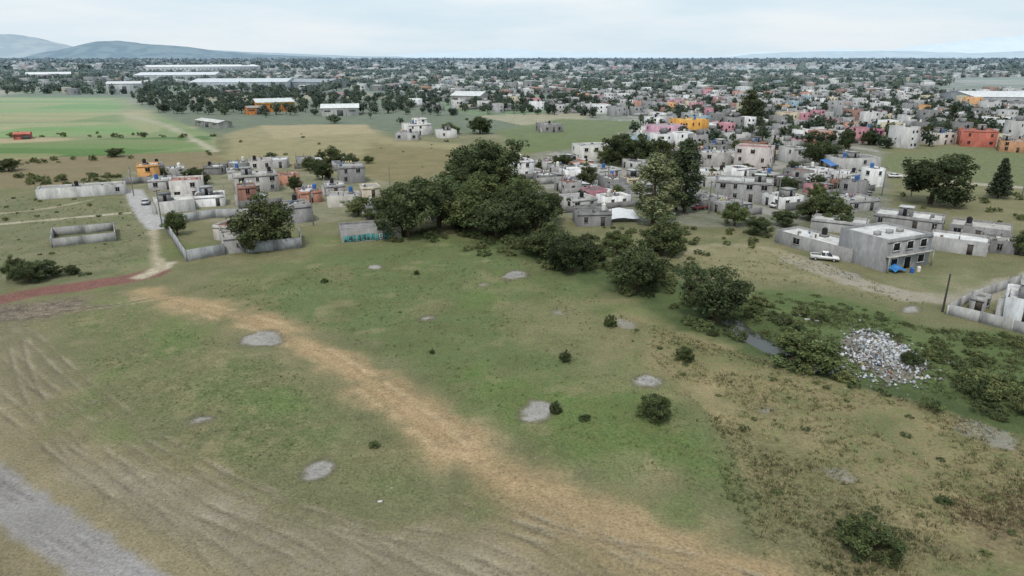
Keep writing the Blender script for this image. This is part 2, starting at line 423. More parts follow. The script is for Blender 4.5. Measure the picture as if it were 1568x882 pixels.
# trail: worn straw coloured strip
TP = [(225, 448), (300, 468), (420, 497), (500, 545), (590, 603), (680, 664), (760, 728), (860, 785), (990, 838), (1150, 900)]
TWD = np.array([2.2, 2.0, 1.9, 1.9, 2.3, 2.8, 3.1, 3.4, 3.6, 4])
pline(TP, list(TWD + 1.2), S(142, 129, 98), S(118, 112, 81), 2.2, 2.6, .85)
pline(TP, list(TWD * .92), S(161, 139, 107), S(148, 128, 97), 1.8, 2.2, .95)
pline(TP[2:9], [.5, .6, .8, 1.1, 1.2, 1.2, .9], S(172, 148, 115), S(160, 137, 106), 1.6, 1.8, .75)
PW = chaikin([G(*p) for p in TP], 3); tn = np.gradient(PW, axis=0); tn /= np.linalg.norm(tn, axis=1)[:, None]; nn = np.stack([-tn[:, 1], tn[:, 0]], 1)
for off, dark in ((-2.1, 0), (-1.1, 1), (.6, 1), (1.5, 0), (2.4, 1)):
    pline(PW + nn * off, .2, S(130, 111, 83) if dark else S(178, 158, 126), None, .5, 1.2, .42, 0, True, True)
ppoly([(700, 720), (860, 770), (1060, 850), (1100, 900), (850, 900), (750, 800)], S(148, 132, 102), S(126, 115, 87), 3, 4, .55)
# roads
pline([(-160, 500), (0, 458), (100, 440), (180, 430), (235, 418)], 2.6, S(122, 86, 78), S(110, 82, 73), .7, .8)
pline([(215, 424), (262, 404)], 1.2, S(168, 158, 138)); pline([(236, 340), (236, 380), (246, 412)], .8, S(156, 146, 124))
pline([(205, 292), (216, 318), (242, 348)], 2.4, S(160, 158, 156), None, .4, .2)
pline([(-40, 348), (100, 334), (200, 326)], .9, S(158, 151, 131)); pline([(-40, 330), (60, 322), (140, 306)], .7, S(150, 142, 118))
pline([(-300, 560), (-60, 690), (20, 745), (90, 792), (170, 838), (300, 900)], 3.0, S(142, 131, 104), S(122, 114, 90), 1, 1.5)
rd = [(-400, 560), (-150, 680), (-60, 725), (10, 768), (80, 812), (150, 855), (230, 905), (350, 960)]
pline(rd, 2.2, S(152, 148, 146), S(130, 126, 122), .6, 1.1)
for off in (-1.4, -.5, .4, 1.3):
    P = chaikin([G(*p) for p in rd], 3); P = P + np.array([off * .6, off * .8])
    pline(P, .14, S(110, 105, 100), S(122, 117, 112), .28, .6, .9, 0, True, True)
# wheel ruts: faint, broken
TR = [[(-40, 500), (60, 590), (160, 680), (300, 780), (480, 870), (600, 930)], [(30, 500), (130, 600), (270, 700), (450, 790), (640, 850), (800, 930)],
      [(-20, 600), (90, 690), (230, 790), (360, 870), (420, 930)], [(0, 560), (150, 640), (300, 740), (520, 810), (720, 830), (900, 930)],
      [(700, 780), (820, 820), (900, 870), (960, 930)], [(790, 770), (900, 820), (1020, 880), (1100, 930)], [(680, 740), (800, 800), (950, 850), (1150, 930)],
      [(60, 480), (180, 470), (260, 455), (330, 450)], [(20, 520), (40, 600), (130, 720), (280, 830), (330, 930)],
      [(740, 800), (880, 836), (1080, 860), (1240, 930)], [(0, 480), (90, 560), (200, 650), (360, 740), (560, 830), (700, 930)],
      [(60, 640), (240, 760), (460, 840), (560, 930)]]
for i, t in enumerate(TR):
    P = chaikin([G(*p) for p in t], 3)
    tn = np.gradient(P, axis=0); tn /= np.linalg.norm(tn, axis=1)[:, None] + 1e-9; nn = np.stack([-tn[:, 1], tn[:, 0]], 1)
    brk = sstep(-.45, .2, fbm(X, Y, 9, 40 + i, 3))
    kk_ = .6 + .3 * ((i * 7) % 5) / 5
    for o in (-.8, .8):
        pline(P + nn * o, .09, S(94, 86, 70), S(100, 92, 76), .28, .35, kk_, 0, True, True)
        pline(P + nn * (o + .36), .06, S(166, 156, 136), S(150, 141, 118), .22, .35, kk_ * .75, 0, True, True)
# bare earth spots
SPOTS = [(785, 422, 38), (654, 487, 20), (405, 518, 54), (305, 643, 28), (489, 717, 40), (826, 628, 46), (990, 583, 32), (960, 498, 30), (1284, 724, 44), (1512, 660, 84), (1395, 474, 30), (570, 410, 20), (1170, 627, 30), (1300, 422, 30), (855, 480, 24), (740, 436, 14)]
for u, v, w in SPOTS:
    x, y = G(u, v); r = w / 2 * GT(v) / F
    an = random.uniform(0, 3); ex = (X - x) * math.cos(an) + (Y - y) * math.sin(an); ey = -(X - x) * math.sin(an) + (Y - y) * math.cos(an)
    d = np.hypot(ex * .92, ey * 1.12) - r + nz2 * 1.5 * min(1, r / 2) + nz3 * .6
    faint = .5 if u in (960, 1284, 1170, 1300, 855, 740, 1512) else 1
    paint(faint * .75 * sstep(1.2, 0, d), S(98, 92, 74)); paint(faint * .92 * sstep(.3, -.5, d), S(162, 159, 155), S(138, 134, 129)); paint(faint * .55 * sstep(-.5, -1.6, d + nz3), S(132, 128, 123))
# town streets on the rotated grid
st = (np.minimum(np.abs((U1 % 64) - 3.5), 99) < 3.2) | (np.abs((V1 % 92) - 3.5) < 3.2)
townm = inpoly(X, Y, [G(*p) for p in [(770, 250), (900, 222), (1345, 222), (1345, 320), (1200, 335), (900, 330)]]) | ((Y > 300) & (Y < 1200) & (X > .15 * Y) & (X < .72 * Y))
paint((st & townm) * .85, S(148, 144, 138), S(134, 130, 124))
# distance haze painted into the far ground colours
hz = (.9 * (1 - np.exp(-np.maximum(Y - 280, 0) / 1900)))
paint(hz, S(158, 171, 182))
Z = hgt(X, Y)
me = bpy.data.meshes.new('ground')
me.vertices.add(nx * ny); me.vertices.foreach_set('co', np.stack([X, Y, Z], 1).astype(np.float32).ravel())
ii, jj = np.meshgrid(np.arange(nx - 1), np.arange(ny - 1)); b0 = (jj * nx + ii).ravel()
L = np.stack([b0, b0 + 1, b0 + nx + 1, b0 + nx], 1).ravel(); nq = len(b0)
me.loops.add(4 * nq); me.loops.foreach_set('vertex_index', L.astype(np.int32)); me.polygons.add(nq)
me.polygons.foreach_set('loop_start', (np.arange(nq) * 4).astype(np.int32)); me.update(calc_edges=True)
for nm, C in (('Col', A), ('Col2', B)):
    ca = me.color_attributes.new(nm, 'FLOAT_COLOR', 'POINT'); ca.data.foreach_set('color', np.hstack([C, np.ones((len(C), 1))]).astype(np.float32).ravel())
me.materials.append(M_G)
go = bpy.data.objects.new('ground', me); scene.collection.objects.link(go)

# water in the ditch
mw, ntw, bw = nodemat('ditch_water'); bw.inputs['Base Color'].default_value = (.05, .055, .05, 1); bw.inputs['Roughness'].default_value = .2; bw.inputs['Specular IOR Level'].default_value = .3
wp = N(ntw, 'ShaderNodeNewGeometry').outputs['Position']; bpn = N(ntw, 'ShaderNodeBump'); bpn.inputs['Strength'].default_value = .15
ntw.links.new(noise(ntw, wp, 3), bpn.inputs['Height']); ntw.links.new(bpn.outputs[0], bw.inputs['Normal'])
P = chaikin(STREAM[:4], 2); tn = np.gradient(P, axis=0); tn /= np.linalg.norm(tn, axis=1)[:, None]; nn = np.stack([-tn[:, 1], tn[:, 0]], 1)
Vw = [(*(p + n * 2.2), -.86) for p, n in zip(P, nn)] + [(*(p - n * 2.2), -.86) for p, n in zip(P, nn)]
mb = MB(); k = len(P); mb.add(Vw, [(i, k + i, k + i + 1, i + 1) for i in range(k - 1)], (1, 1, 1)); mb.obj('ditch_water', mw)

# ------------------------------------------------------------ foliage
def rhombs(C, Nrm, s, rng):
    n = len(C); r = rng.normal(size=(n, 3)); t = np.cross(Nrm, r); t /= np.linalg.norm(t, axis=1)[:, None] + 1e-9
    b = np.cross(Nrm, t); s = s[:, None]
    return np.stack([C + t * s, C + b * s * .62, C - t * s, C - b * s * .62], 1).reshape(-1, 3)
def clumps(mb, cen, rad, n, leaf, base, rng, var=.35, flat=.75):
    cen = np.asarray(cen, float); rad = np.asarray(rad, float); k = len(cen)
    d = rng.normal(size=(k, n, 3)); d /= np.linalg.norm(d, axis=2)[..., None]
    rr = rng.random((k, n, 1)) ** .45
    off = d * rr * rad[:, None, None]; off[..., 2] *= flat
    P = (cen[:, None] + off).reshape(-1, 3); P[:, 2] = np.maximum(P[:, 2], .02)
    Nn = (d * .8 + rng.normal(size=d.shape) * .6 + np.array([0, 0, .35])).reshape(-1, 3); Nn /= np.linalg.norm(Nn, axis=1)[:, None]
    cv = (1 + (rng.random((k, 1)) - .5) * 2 * var) * (1 + (rng.random((k, n)) - .5) * .5)
    hue = rng.random((k, 1, 1)) * .25
    col = np.array(base)[None, None] * cv[..., None] * (1 + hue * np.array([1, .35, 0])[None, None])
    mb.quads(rhombs(P, Nn, leaf * (.6 + .8 * rng.random(k * n)), rng), col.reshape(-1, 3))
def limb(mb, a, b, r0, r1, col, n=6):
    a = np.array(a, float); b = np.array(b, float); d = b - a; d /= np.linalg.norm(d); u = np.cross(d, [.3, .9, .2]); u /= np.linalg.norm(u); w = np.cross(d, u)
    t = np.arange(n) * 2 * math.pi / n
    ring = lambda c, r: [c + r * (u * math.cos(q) + w * math.sin(q)) for q in t]
    mb.add(np.array(ring(a, r0) + ring(b, r1)), [(i, (i + 1) % n, n + (i + 1) % n, n + i) for i in range(n)], col)
BARK = S(88, 76, 62)
LEAF = S(78, 89, 60)
def tree_mesh(seed, kind, base=LEAF):
    rng = np.random.default_rng(seed); mb = MB(); cen = []; rad = []
    if kind == 'broad':   # 10 wide x 10 high
        nl = rng.integers(7, 10)
        limb(mb, (0, 0, -.4), (.1, .1, 2.6), .42, .3, BARK, 8)
        for i in range(nl):
            a = i * 2 * math.pi / nl + rng.uniform(-.35, .35); R0 = rng.uniform(2.1, 3.5); zc = rng.uniform(2.6, 6.4)
            L = np.array([R0 * math.cos(a), R0 * math.sin(a), zc]); limb(mb, (.1, .1, rng.uniform(1.8, 2.6)), L, .2, .05, BARK)
            m = rng.integers(8, 12)
            for j in range(m):
                o = rng.normal(size=3) * np.array([.95, .95, 1.15]); cen.append(L + o); rad.append(rng.uniform(.8, 1.45))
            for j in range(3):
                e = L + rng.normal(size=3) * .9; limb(mb, L, e, .06, .02, BARK, 4)
        L = np.array([rng.uniform(-.8, .8), rng.uniform(-.8, .8), 7.2]); limb(mb, (.1, .1, 2.6), L, .26, .05, BARK)
        for j in range(15): cen.append(L + rng.normal(size=3) * np.array([1.5, 1.5, .95])); rad.append(rng.uniform(.9, 1.4))
        for j in range(10): cen.append(np.array([rng.normal() * 1.2, rng.normal() * 1.2, rng.uniform(2.5, 6)])); rad.append(1.5)
        cen = np.array(cen); cen[:, 2] = np.clip(cen[:, 2], .9, 9.2)
        clumps(mb, cen, rad, 78, .235, base, rng, .38)
    elif kind == 'tall':   # 6 wide x 16 high
        limb(mb, (0, 0, -.4), (.2, 0, 13), .35, .06, BARK, 8)
        for i in range(70):
            z = rng.uniform(1.8, 15.2); rr = 2.5 * math.sin(math.pi * min(1, (z + 1.5) / 17)) ** .6 * math.sqrt(rng.uniform(.02, 1)); a = rng.uniform(0, 6.28)
            c = (rr * math.cos(a), rr * math.sin(a), z); cen.append(c); rad.append(rng.uniform(.65, 1.2))
            if i % 3 == 0: limb(mb, (0, 0, z * .8), c, .08, .02, BARK, 4)
        clumps(mb, cen, rad, 80, .22, base, rng, .3, 1.1)
    elif kind == 'cypress':   # 2.5 wide x 10
        limb(mb, (0, 0, -.4), (0, 0, 9), .15, .03, BARK)
        for z in np.arange(.8, 9.6, .3):
            for j in range(3):
                a = rng.uniform(0, 6.28); rr = .75 * (1 - z / 10.5) ** .7; cen.append((rr * math.cos(a), rr * math.sin(a), z)); rad.append(.45 * (1.15 - z / 12))
        clumps(mb, cen, rad, 26, .16, base, rng, .25, 1.3)
    elif kind == 'pine':   # 7 wide x 11
        limb(mb, (0, 0, -.4), (0, 0, 10.6), .26, .03, BARK)
        for z in np.arange(1.2, 10.6, .5):
            R0 = 3.3 * (1 - z / 11.2) ** .8; m = max(3, int(R0 * 3.4))
            for j in range(m):
                a = j * 6.28 / m + z + rng.uniform(-.3, .3); q = rng.uniform(.75, 1.05)
                limb(mb, (0, 0, z + .2), (R0 * q * math.cos(a), R0 * q * math.sin(a), z), .05, .02, BARK, 4)
                for f in (.35, .7, 1):
                    if R0 * f < .3 and f < 1: continue
                    cen.append((R0 * q * f * math.cos(a), R0 * q * f * math.sin(a), z + rng.uniform(-.15, .2))); rad.append(.36 + .3 * (1 - f) + .08 * R0)
        clumps(mb, cen, rad, 26, .18, base, rng, .3, .7)
    elif kind == 'bush':   # 3 wide x 2.2
        for i in range(7):
            a = rng.uniform(0, 6.28); limb(mb, (0, 0, -.2), (.9 * math.cos(a), .9 * math.sin(a), rng.uniform(.9, 1.6)), .05, .015, BARK, 4)
        for i in range(60):
            a = rng.uniform(0, 6.28); r = 1.3 * math.sqrt(rng.random()); z = rng.uniform(.1, 1.85 - .7 * r)
            cen.append((r * math.cos(a), r * math.sin(a), z)); rad.append(rng.uniform(.2, .42))
        clumps(mb, cen, rad, 110, .06, base, rng, .4)
    elif kind == 'shrub':   # ragged, coarse, 3 x 2
        for i in range(26):
            a = rng.uniform(0, 6.28); r = 1.3 * math.sqrt(rng.random()); z = rng.uniform(.1, 1.6 - .5 * r)
            cen.append((r * math.cos(a), r * math.sin(a), z)); rad.append(rng.uniform(.25, .5))
        clumps(mb, cen, rad, 52, .1, base, rng, .4)
    return mb.obj(kind + '_mesh', M_L, data_only=True)
SZ = {'broad': (10, 10), 'tall': (6, 16), 'cypress': (2.5, 10), 'pine': (7, 11), 'bush': (3, 2.2), 'shrub': (3, 2)}
MESH = {'broad': [tree_mesh(i, 'broad', c) for i, c in ((1, LEAF), (2, S(72, 84, 58)), (3, S(86, 98, 64)), (4, S(68, 80, 56)))],
        'tall': [tree_mesh(11, 'tall', S(108, 117, 88)), tree_mesh(12, 'tall', S(66, 78, 58)), tree_mesh(13, 'tall', S(88, 99, 71))],
        'cypress': [tree_mesh(21, 'cypress', S(56, 67, 52))], 'pine': [tree_mesh(31, 'pine', S(62, 73, 57))],
        'bush': [tree_mesh(41, 'bush', S(82, 95, 62)), tree_mesh(42, 'bush', S(76, 90, 60))],
        'shrub': [tree_mesh(51, 'shrub', S(88, 100, 66)), tree_mesh(52, 'shrub', S(104, 113, 76)), tree_mesh(53, 'shrub', S(76, 87, 60))]}
NAMES = {'broad': 'broadleaf_tree', 'tall': 'eucalyptus_tree', 'cypress': 'cypress_tree', 'pine': 'conifer_tree', 'bush': 'field_bush', 'shrub': 'shrub'}
def plant(kind, x, y, w, h, var=None, parent=None, name=None):
    ms = MESH[kind]; m = ms[var if var is not None else random.randrange(len(ms))]
    o = bpy.data.objects.new(name or NAMES[kind], m); scene.collection.objects.link(o)
    o.location = (x, y, h1(x, y)); a, b = SZ[kind]; o.scale = (w / a * random.uniform(.93, 1.07), w / a, h / b); o.rotation_euler[2] = random.uniform(0, 6.28)
    if parent: o.parent = parent
    return o
TREES = [('broad', 405, 380, 13.5, 11.5, 0), ('broad', 625, 363, 14, 13.5, 1), ('broad', 672, 348, 13, 12, 3), ('broad', 712, 354, 13, 11, 2), ('broad', 760, 362, 14, 9.5, 1), ('broad', 742, 294, 20, 16.5, 3), ('broad', 715, 300, 14, 13, 1), ('broad', 772, 300, 13, 11, 0),
         ('broad', 700, 322, 14, 12, 0), ('broad', 735, 332, 14, 12, 2), ('broad', 818, 352, 12, 10.5, 1), ('broad', 785, 342, 12, 11, 0), ('broad', 650, 322, 12, 10, 1), ('broad', 800, 318, 11, 9, 2), ('broad', 840, 340, 8, 8, 3), ('broad', 600, 345, 9, 9, 0),
         ('broad', 515, 254, 9.5, 7.5, 0), ('broad', 300, 283, 8, 6, 1), ('broad', 416, 246, 5, 3.5, 2), ('broad', 178, 240, 7, 4, 1), ('broad', 14, 262, 8, 5, 1), ('broad', 565, 250, 4, 3, 2),
         ('tall', 1000, 345, 11, 17, 0), ('tall', 1048, 325, 9, 19, 1), ('tall', 1022, 330, 8, 14, 2), ('tall', 1035, 322, 7, 16, 1), ('broad', 950, 252, 13, 13, 1), ('broad', 985, 250, 11, 10, 3), ('broad', 1012, 252, 10, 10, 0), ('broad', 928, 250, 8, 7, 2),
         ('broad', 830, 392, 11, 7, 0), ('broad', 875, 415, 9.5, 7.6, 3), ('broad', 975, 446, 9.8, 9, 1), ('broad', 1012, 390, 10.5, 8, 0), ('broad', 1095, 490, 10, 9, 3), ('broad', 1236, 553, 9, 5.5, 2), ('broad', 945, 388, 7, 5, 2), ('broad', 905, 400, 6, 4, 0),
         ('broad', 1255, 258, 13, 11, 1), ('broad', 1268, 342, 10, 8, 0), ('broad', 1424, 312, 18, 14, 3), ('pine', 1528, 303, 7.5, 11.5, 0), ('broad', 1295, 230, 6.5, 10, 1), ('cypress', 1182, 252, 2.8, 11, 0), ('cypress', 1172, 252, 2, 8, 0),
         ('broad', 1125, 345, 7, 6, 2), ('broad', 1240, 336, 8, 6, 0), ('broad', 1160, 358, 6, 4.5, 1), ('broad', 1560, 390, 5, 6, 0), ('broad', 900, 282, 7, 6.5, 0), ('broad', 1200, 345, 6, 4, 3), ('broad', 860, 262, 7, 6.5, 1), ('broad', 1290, 352, 5, 4, 1),
         ('broad', 272, 360, 5, 6, 2), ('broad', 45, 432, 6, 4, 1), ('broad', 70, 425, 5, 3, 3), ('broad', 25, 428, 4, 4.4, 0), ('broad', 110, 420, 3, 2, 1), ('tall', 1145, 190, 14, 20, 2), ('tall', 1158, 192, 10, 15, 1),
         ('broad', 735, 205, 12, 10, 1), ('broad', 690, 205, 11, 6, 0), ('broad', 1330, 222, 8, 7, 1), ('broad', 1478, 205, 12, 9, 0), ('broad', 1420, 214, 8, 8, 1), ('tall', 1455, 200, 6, 14, 1), ('broad', 550, 330, 8, 5, 2), ('broad', 570, 335, 5, 3, 0)]
for t in TREES:
    x, y = G(t[1], t[2]); plant(t[0], x, y, t[3], t[4], t[5]); OCC.append((x, y, t[3] * .3))
for u, v, w, h in [(935, 500, 2.1, 2.5), (866, 552, 2, 1.9), (1048, 549, 2.8, 2.3), (1002, 636, 4.3, 3.3), (851, 633, 1.5, 2), (1330, 842, 5.6, 3.2), (662, 541, .9, .8), (573, 683, 1.4, .6), (497, 434, 1.5, 1), (638, 419, 1.3, 1), (1445, 770, 1.6, .8), (895, 641, 1.6, .5), (1395, 560, 3, 3)]:
    x, y = G(u, v); plant('bush', x, y, w, h)

# ravine shrub mass
emp = bpy.data.objects.new('ravine_shrubs', None); scene.collection.objects.link(emp)
RV = chaikin([G(*p) for p in [(790, 372), (900, 410), (1000, 440), (1110, 490), (1230, 540), (1400, 585), (1600, 640)]], 2)
HEAP = G(1348, 540)
for i in range(230):
    p = RV[random.randrange(len(RV) - 1)]; k = random.random(); x = p[0] + random.gauss(0, 4.5) + k * 3; y = p[1] + random.gauss(2, 4.5)
    if math.hypot(x - HEAP[0], (y - HEAP[1]) * .7) < 6 or float(seg_sd(np.array([x]), np.array([y]), STREAM[:4], 0.)[0]) < 2.4: continue
    w = random.uniform(1.2, 4); plant('shrub', x, y, w, w * random.uniform(.4, .75), None, emp, 'shrub_clump')
def scatter(poly, n, w0, w1, hr=(.4, .8), kind='shrub'):
    P = [G(*p) for p in poly]; xx = [p[0] for p in P]; yy = [p[1] for p in P]; c = 0; it = 0
    while c < n and it < n * 40:
        it += 1; x = random.uniform(min(xx), max(xx)); y = random.uniform(min(yy), max(yy))
        if not inpoly(np.array([x]), np.array([y]), P)[0] or math.hypot(x - HEAP[0], (y - HEAP[1]) * .7) < 6: continue
        if any(math.hypot(x - o[0], y - o[1]) < o[2] * .9 for o in OCC): continue
        w = random.uniform(w0, w1); plant(kind, x, y, w, w * random.uniform(*hr), None, emp, 'shrub_clump'); c += 1
scatter([(1120, 450), (1250, 445), (1420, 500), (1600, 520), (1700, 640), (1420, 580), (1250, 545)], 80, .5, 2.0, (.2, .5))
scatter([(1400, 500), (1600, 520), (1640, 650), (1500, 610), (1400, 580)], 25, 1.2, 3)
scatter([(900, 350), (1180, 350), (1180, 372), (1000, 420), (900, 400)], 60, 1, 3)
scatter([(0, 300), (200, 310), (240, 400), (100, 430), (0, 430)], 28, .5, 1.7)
scatter([(20, 270), (190, 265), (190, 280), (20, 285)], 25, 1.5, 4)
scatter([(340, 200), (720, 215), (700, 245), (590, 280), (345, 260)], 14, .8, 2.4)
scatter([(0, 204), (330, 206), (330, 212), (0, 211)], 22, 1.5, 4.5, (.5, .9))
scatter([(0, 248), (330, 232), (330, 238), (0, 254)], 14, 1.5, 4, (.5, .9))
scatter([(590, 345), (850, 350), (850, 370), (600, 372)], 35, 1.5, 4)
scatter([(1290, 300), (1568, 300), (1568, 345), (1440, 330)], 18, 1, 3)
scatter([(930, 480), (1200, 560), (1560, 690), (1560, 860), (1250, 860), (1100, 680)], 30, .4, 1.3, (.3, .5))

# ------------------------------------------------------------ buildings placed by hand from image coordinates
def graffiti(mb, fr, W, D, h):
    random.seed(3); tq = S(84, 160, 154); pk = S(170, 108, 128)
    x = .5
    while x < W * .84:                      # bubble letters as thin painted strokes
        w = random.uniform(.5, .85); c = random.choice([tq, tq, S(190, 206, 200), tq if x < W * .55 else pk]); z0 = random.uniform(.2, .45); z1 = z0 + random.uniform(1, 1.3)
        box(mb, fr, x - .08, x + w + .08, -.008, -.003, z0 - .08, z1 + .08, S(60, 96, 100))
        for (a, b, e, f) in ((0, .18, z0, z1), (w - .18, w, z0, z1), (.18, w - .18, z1 - .24, z1), (.18, w - .18, z0, z0 + .24), (.2, w - .2, (z0 + z1) / 2 - .1, (z0 + z1) / 2 + .08)):
            if random.random() < .8: box(mb, fr, x + a, x + b, -.014, -.009, e, f, c)
        x += w + random.uniform(.2, .35)
def hero(mb, fr, W, D, h):
    for fz in (0, 3):
        for i in range(3):
            c = W * (.2 + .3 * i); z0 = fz + (.9 if not (fz == 0 and i == 1) else .02)
            box(mb, fr, c - .85, c + .85, -.03, -.003, z0, fz + 2.3, DARK)
            for q in (c - .97, c + .85): box(mb, fr, q, q + .12, -.14, -.003, z0, fz + 2.3, S(196, 194, 190))
            box(mb, fr, c - .97, c + .97, -.16, -.003, fz + 2.3, fz + 2.45, S(196, 194, 190))
            if z0 > .1 + fz: box(mb, fr, c - .97, c + .97, -.18, -.003, z0 - .12, z0, S(196, 194, 190))
    box(mb, fr, 0, W, -.9, -.003, 2.86, 3.02, S(168, 166, 160))
    for x in (.1, W - .1): box(mb, fr, x - .1, x + .1, -.9, -.7, -.3, 2.857, S(160, 158, 152))
    for x in (2.2, 5.5, 8.4): box(mb, fr, x, x + 1.2, D * .4, D * .4 + .8, h - .45, h + .3, GREY[2])
house('unfinished_two_storey_house', (1352, 417), (1420, 405), 10.5, 6.2, S(138, 138, 139), S(190, 189, 187), 2, 0, extra=hero, stuff=False)
house('block_house', (1186, 371), (1299, 403), 7, 2.8, S(142, 141, 139), S(192, 191, 188), 1, .2)
house('block_house', (1240, 352), (1325, 362), 6, 2.8, GREY[2], S(184, 183, 180), 1, .3)
house('concrete_house', (1420, 382), (1510, 394), 7, 2.9, GREY[2], S(196, 195, 193), 1)
house('concrete_house', (1335, 345), (1440, 358), 8, 3, GREY[0], S(190, 189, 186), 1)
house('concrete_house', (1450, 362), (1545, 374), 8, 2.9, GREY[1], S(168, 164, 159), 1)
house('concrete_house', (1515, 388), (1575, 392), 6, 2.7, GREY[3], S(140, 136, 130), 1)
house('white_house', (1534, 492), (1610, 505), 8, 3.9, S(200, 202, 203), S(178, 176, 173), 1, .6)
wall('boundary_wall', [(1450, 482), (1500, 494), (1600, 520)], 1.7, S(162, 161, 159), pill=False)
wall('boundary_wall', [(1450, 482), (1486, 462), (1560, 436), (1620, 420)], 1.7, S(158, 156, 154), pill=False)
house('storage_shed', (1483, 474), (1503, 479), 3, 2.4, S(154, 152, 150), None, 1, .9, stuff=False)
house('graffiti_building', (524, 373), (615, 366), 8, 2.8, S(136, 134, 132), S(130, 128, 126), 1, 0, extra=graffiti, stuff=False)
random.seed(21)
house('small_white_house', (661, 340), (690, 337), 4, 2.7, S(188, 185, 176), S(200, 198, 193), 1, .7, stuff=False)
house('concrete_house', (345, 390), (378, 386), 6, 3.6, S(156, 154, 152), S(170, 166, 160), 1, .4)
house('tiled_roof_house', (328, 368), (362, 370), 6, 3.4, S(174, 169, 160), S(126, 84, 78), 1, .8, stuff=False)
CW = S(154, 155, 156)
wall('compound_wall', [(250, 345), (286, 401), (344, 391)], 2.3, CW); wall('compound_wall', [(378, 387), (462, 379), (459, 362)], 2.2, CW)
wall('compound_wall', [(250, 345), (330, 333), (400, 332)], 2.1, CW)
wall('roofless_block_walls', [(80, 379), (178, 369), (176, 353), (82, 362), (80, 379)], 1.9, S(154, 153, 150))
house('long_white_building', (57, 306), (192, 297), 6, 2.9, S(180, 179, 176), S(148, 145, 140), 1, .35)
for a, b, d, h, w, r in [((242, 328), (300, 322), 8, 3, S(182, 180, 177), S(190, 187, 182)), ((300, 318), (345, 315), 7, 3, None, None), ((262, 306), (312, 303), 8, 5.2, S(184, 180, 176), S(154, 116, 106)), ((228, 292), (268, 290), 7, 3.2, GREY[2], None),
                         ((212, 274), (250, 272), 8, 2.8, S(104, 86, 94), S(102, 86, 94)), ((255, 272), (285, 270), 8, 2.8, GREY[0], S(194, 192, 187)), ((312, 268), (338, 268), 7, 2.8, None, None), ((362, 298), (428, 293), 9, 5.4, S(156, 153, 148), S(172, 168, 163)),
                         ((385, 273), (420, 271), 9, 5.4, S(172, 168, 163), None), ((430, 284), (460, 282), 7, 3, None, None), ((442, 343), (480, 339), 8, 4.2, S(138, 137, 136), S(130, 128, 126)), ((462, 312), (494, 309), 7, 3.2, None, None),
                         ((502, 318), (552, 316), 7, 3, S(172, 168, 160), None), ((520, 282), (560, 280), 9, 5.4, GREY[1], None), ((556, 303), (584, 301), 6, 3, S(184, 176, 158), None), ((562, 336), (592, 334), 6, 3.2, GREY[3], S(110, 109, 107)), ((500, 300), (530, 298), 7, 3, None, None),
                         ((350, 276), (380, 274), 7, 3, None, None), ((405, 258), (440, 257), 8, 3, None, None),
                         ((884, 348), (936, 347), 7, 3.4, S(126, 125, 125), S(112, 111, 109)), ((888, 248), (935, 246), 9, 6, S(190, 188, 182), None), ((1122, 262), (1176, 266), 9, 8.6, S(178, 170, 166), S(154, 112, 110)), ((1094, 306), (1180, 312), 9, 5.6, S(144, 143, 142), S(176, 175, 173)),
                         ((1066, 280), (1118, 280), 8, 3.6, S(184, 182, 178), S(198, 196, 191)), ((1284, 268), (1346, 266), 9, 5.5, S(164, 163, 161), S(120, 118, 116)), ((1075, 258), (1118, 258), 8, 5.6, S(158, 155, 151), None), ((1300, 325), (1345, 322), 8, 3, None, None),
                         ((1008, 213), (1050, 211), 12, 6, S(188, 150, 166), None), ((1046, 208), (1084, 206), 12, 7.5, S(202, 152, 82), S(190, 162, 104)), ((1308, 216), (1352, 215), 12, 5, S(172, 106, 134), S(160, 110, 128)), ((1472, 224), (1524, 226), 12, 7, S(172, 104, 90), S(146, 110, 100)),
                         ((1530, 232), (1568, 234), 12, 4.5, S(168, 130, 102), None), ((1430, 222), (1462, 221), 10, 5, S(178, 172, 165), None), ((626, 208), (662, 206), 10, 5.4, S(194, 192, 188), S(200, 198, 192)), ((640, 196), (655, 195), 7, 5, S(202, 200, 196), None), ((605, 215), (640, 215), 9, 3.4, GREY[2], None), ((832, 203), (862, 202), 12, 4, GREY[1], None),
                         ((672, 212), (700, 211), 9, 3.6, S(184, 182, 178), None), ((1568, 225), (1610, 228), 12, 6, S(168, 124, 104), None)]:
    house('concrete_house', a, b, d, h, w, r)
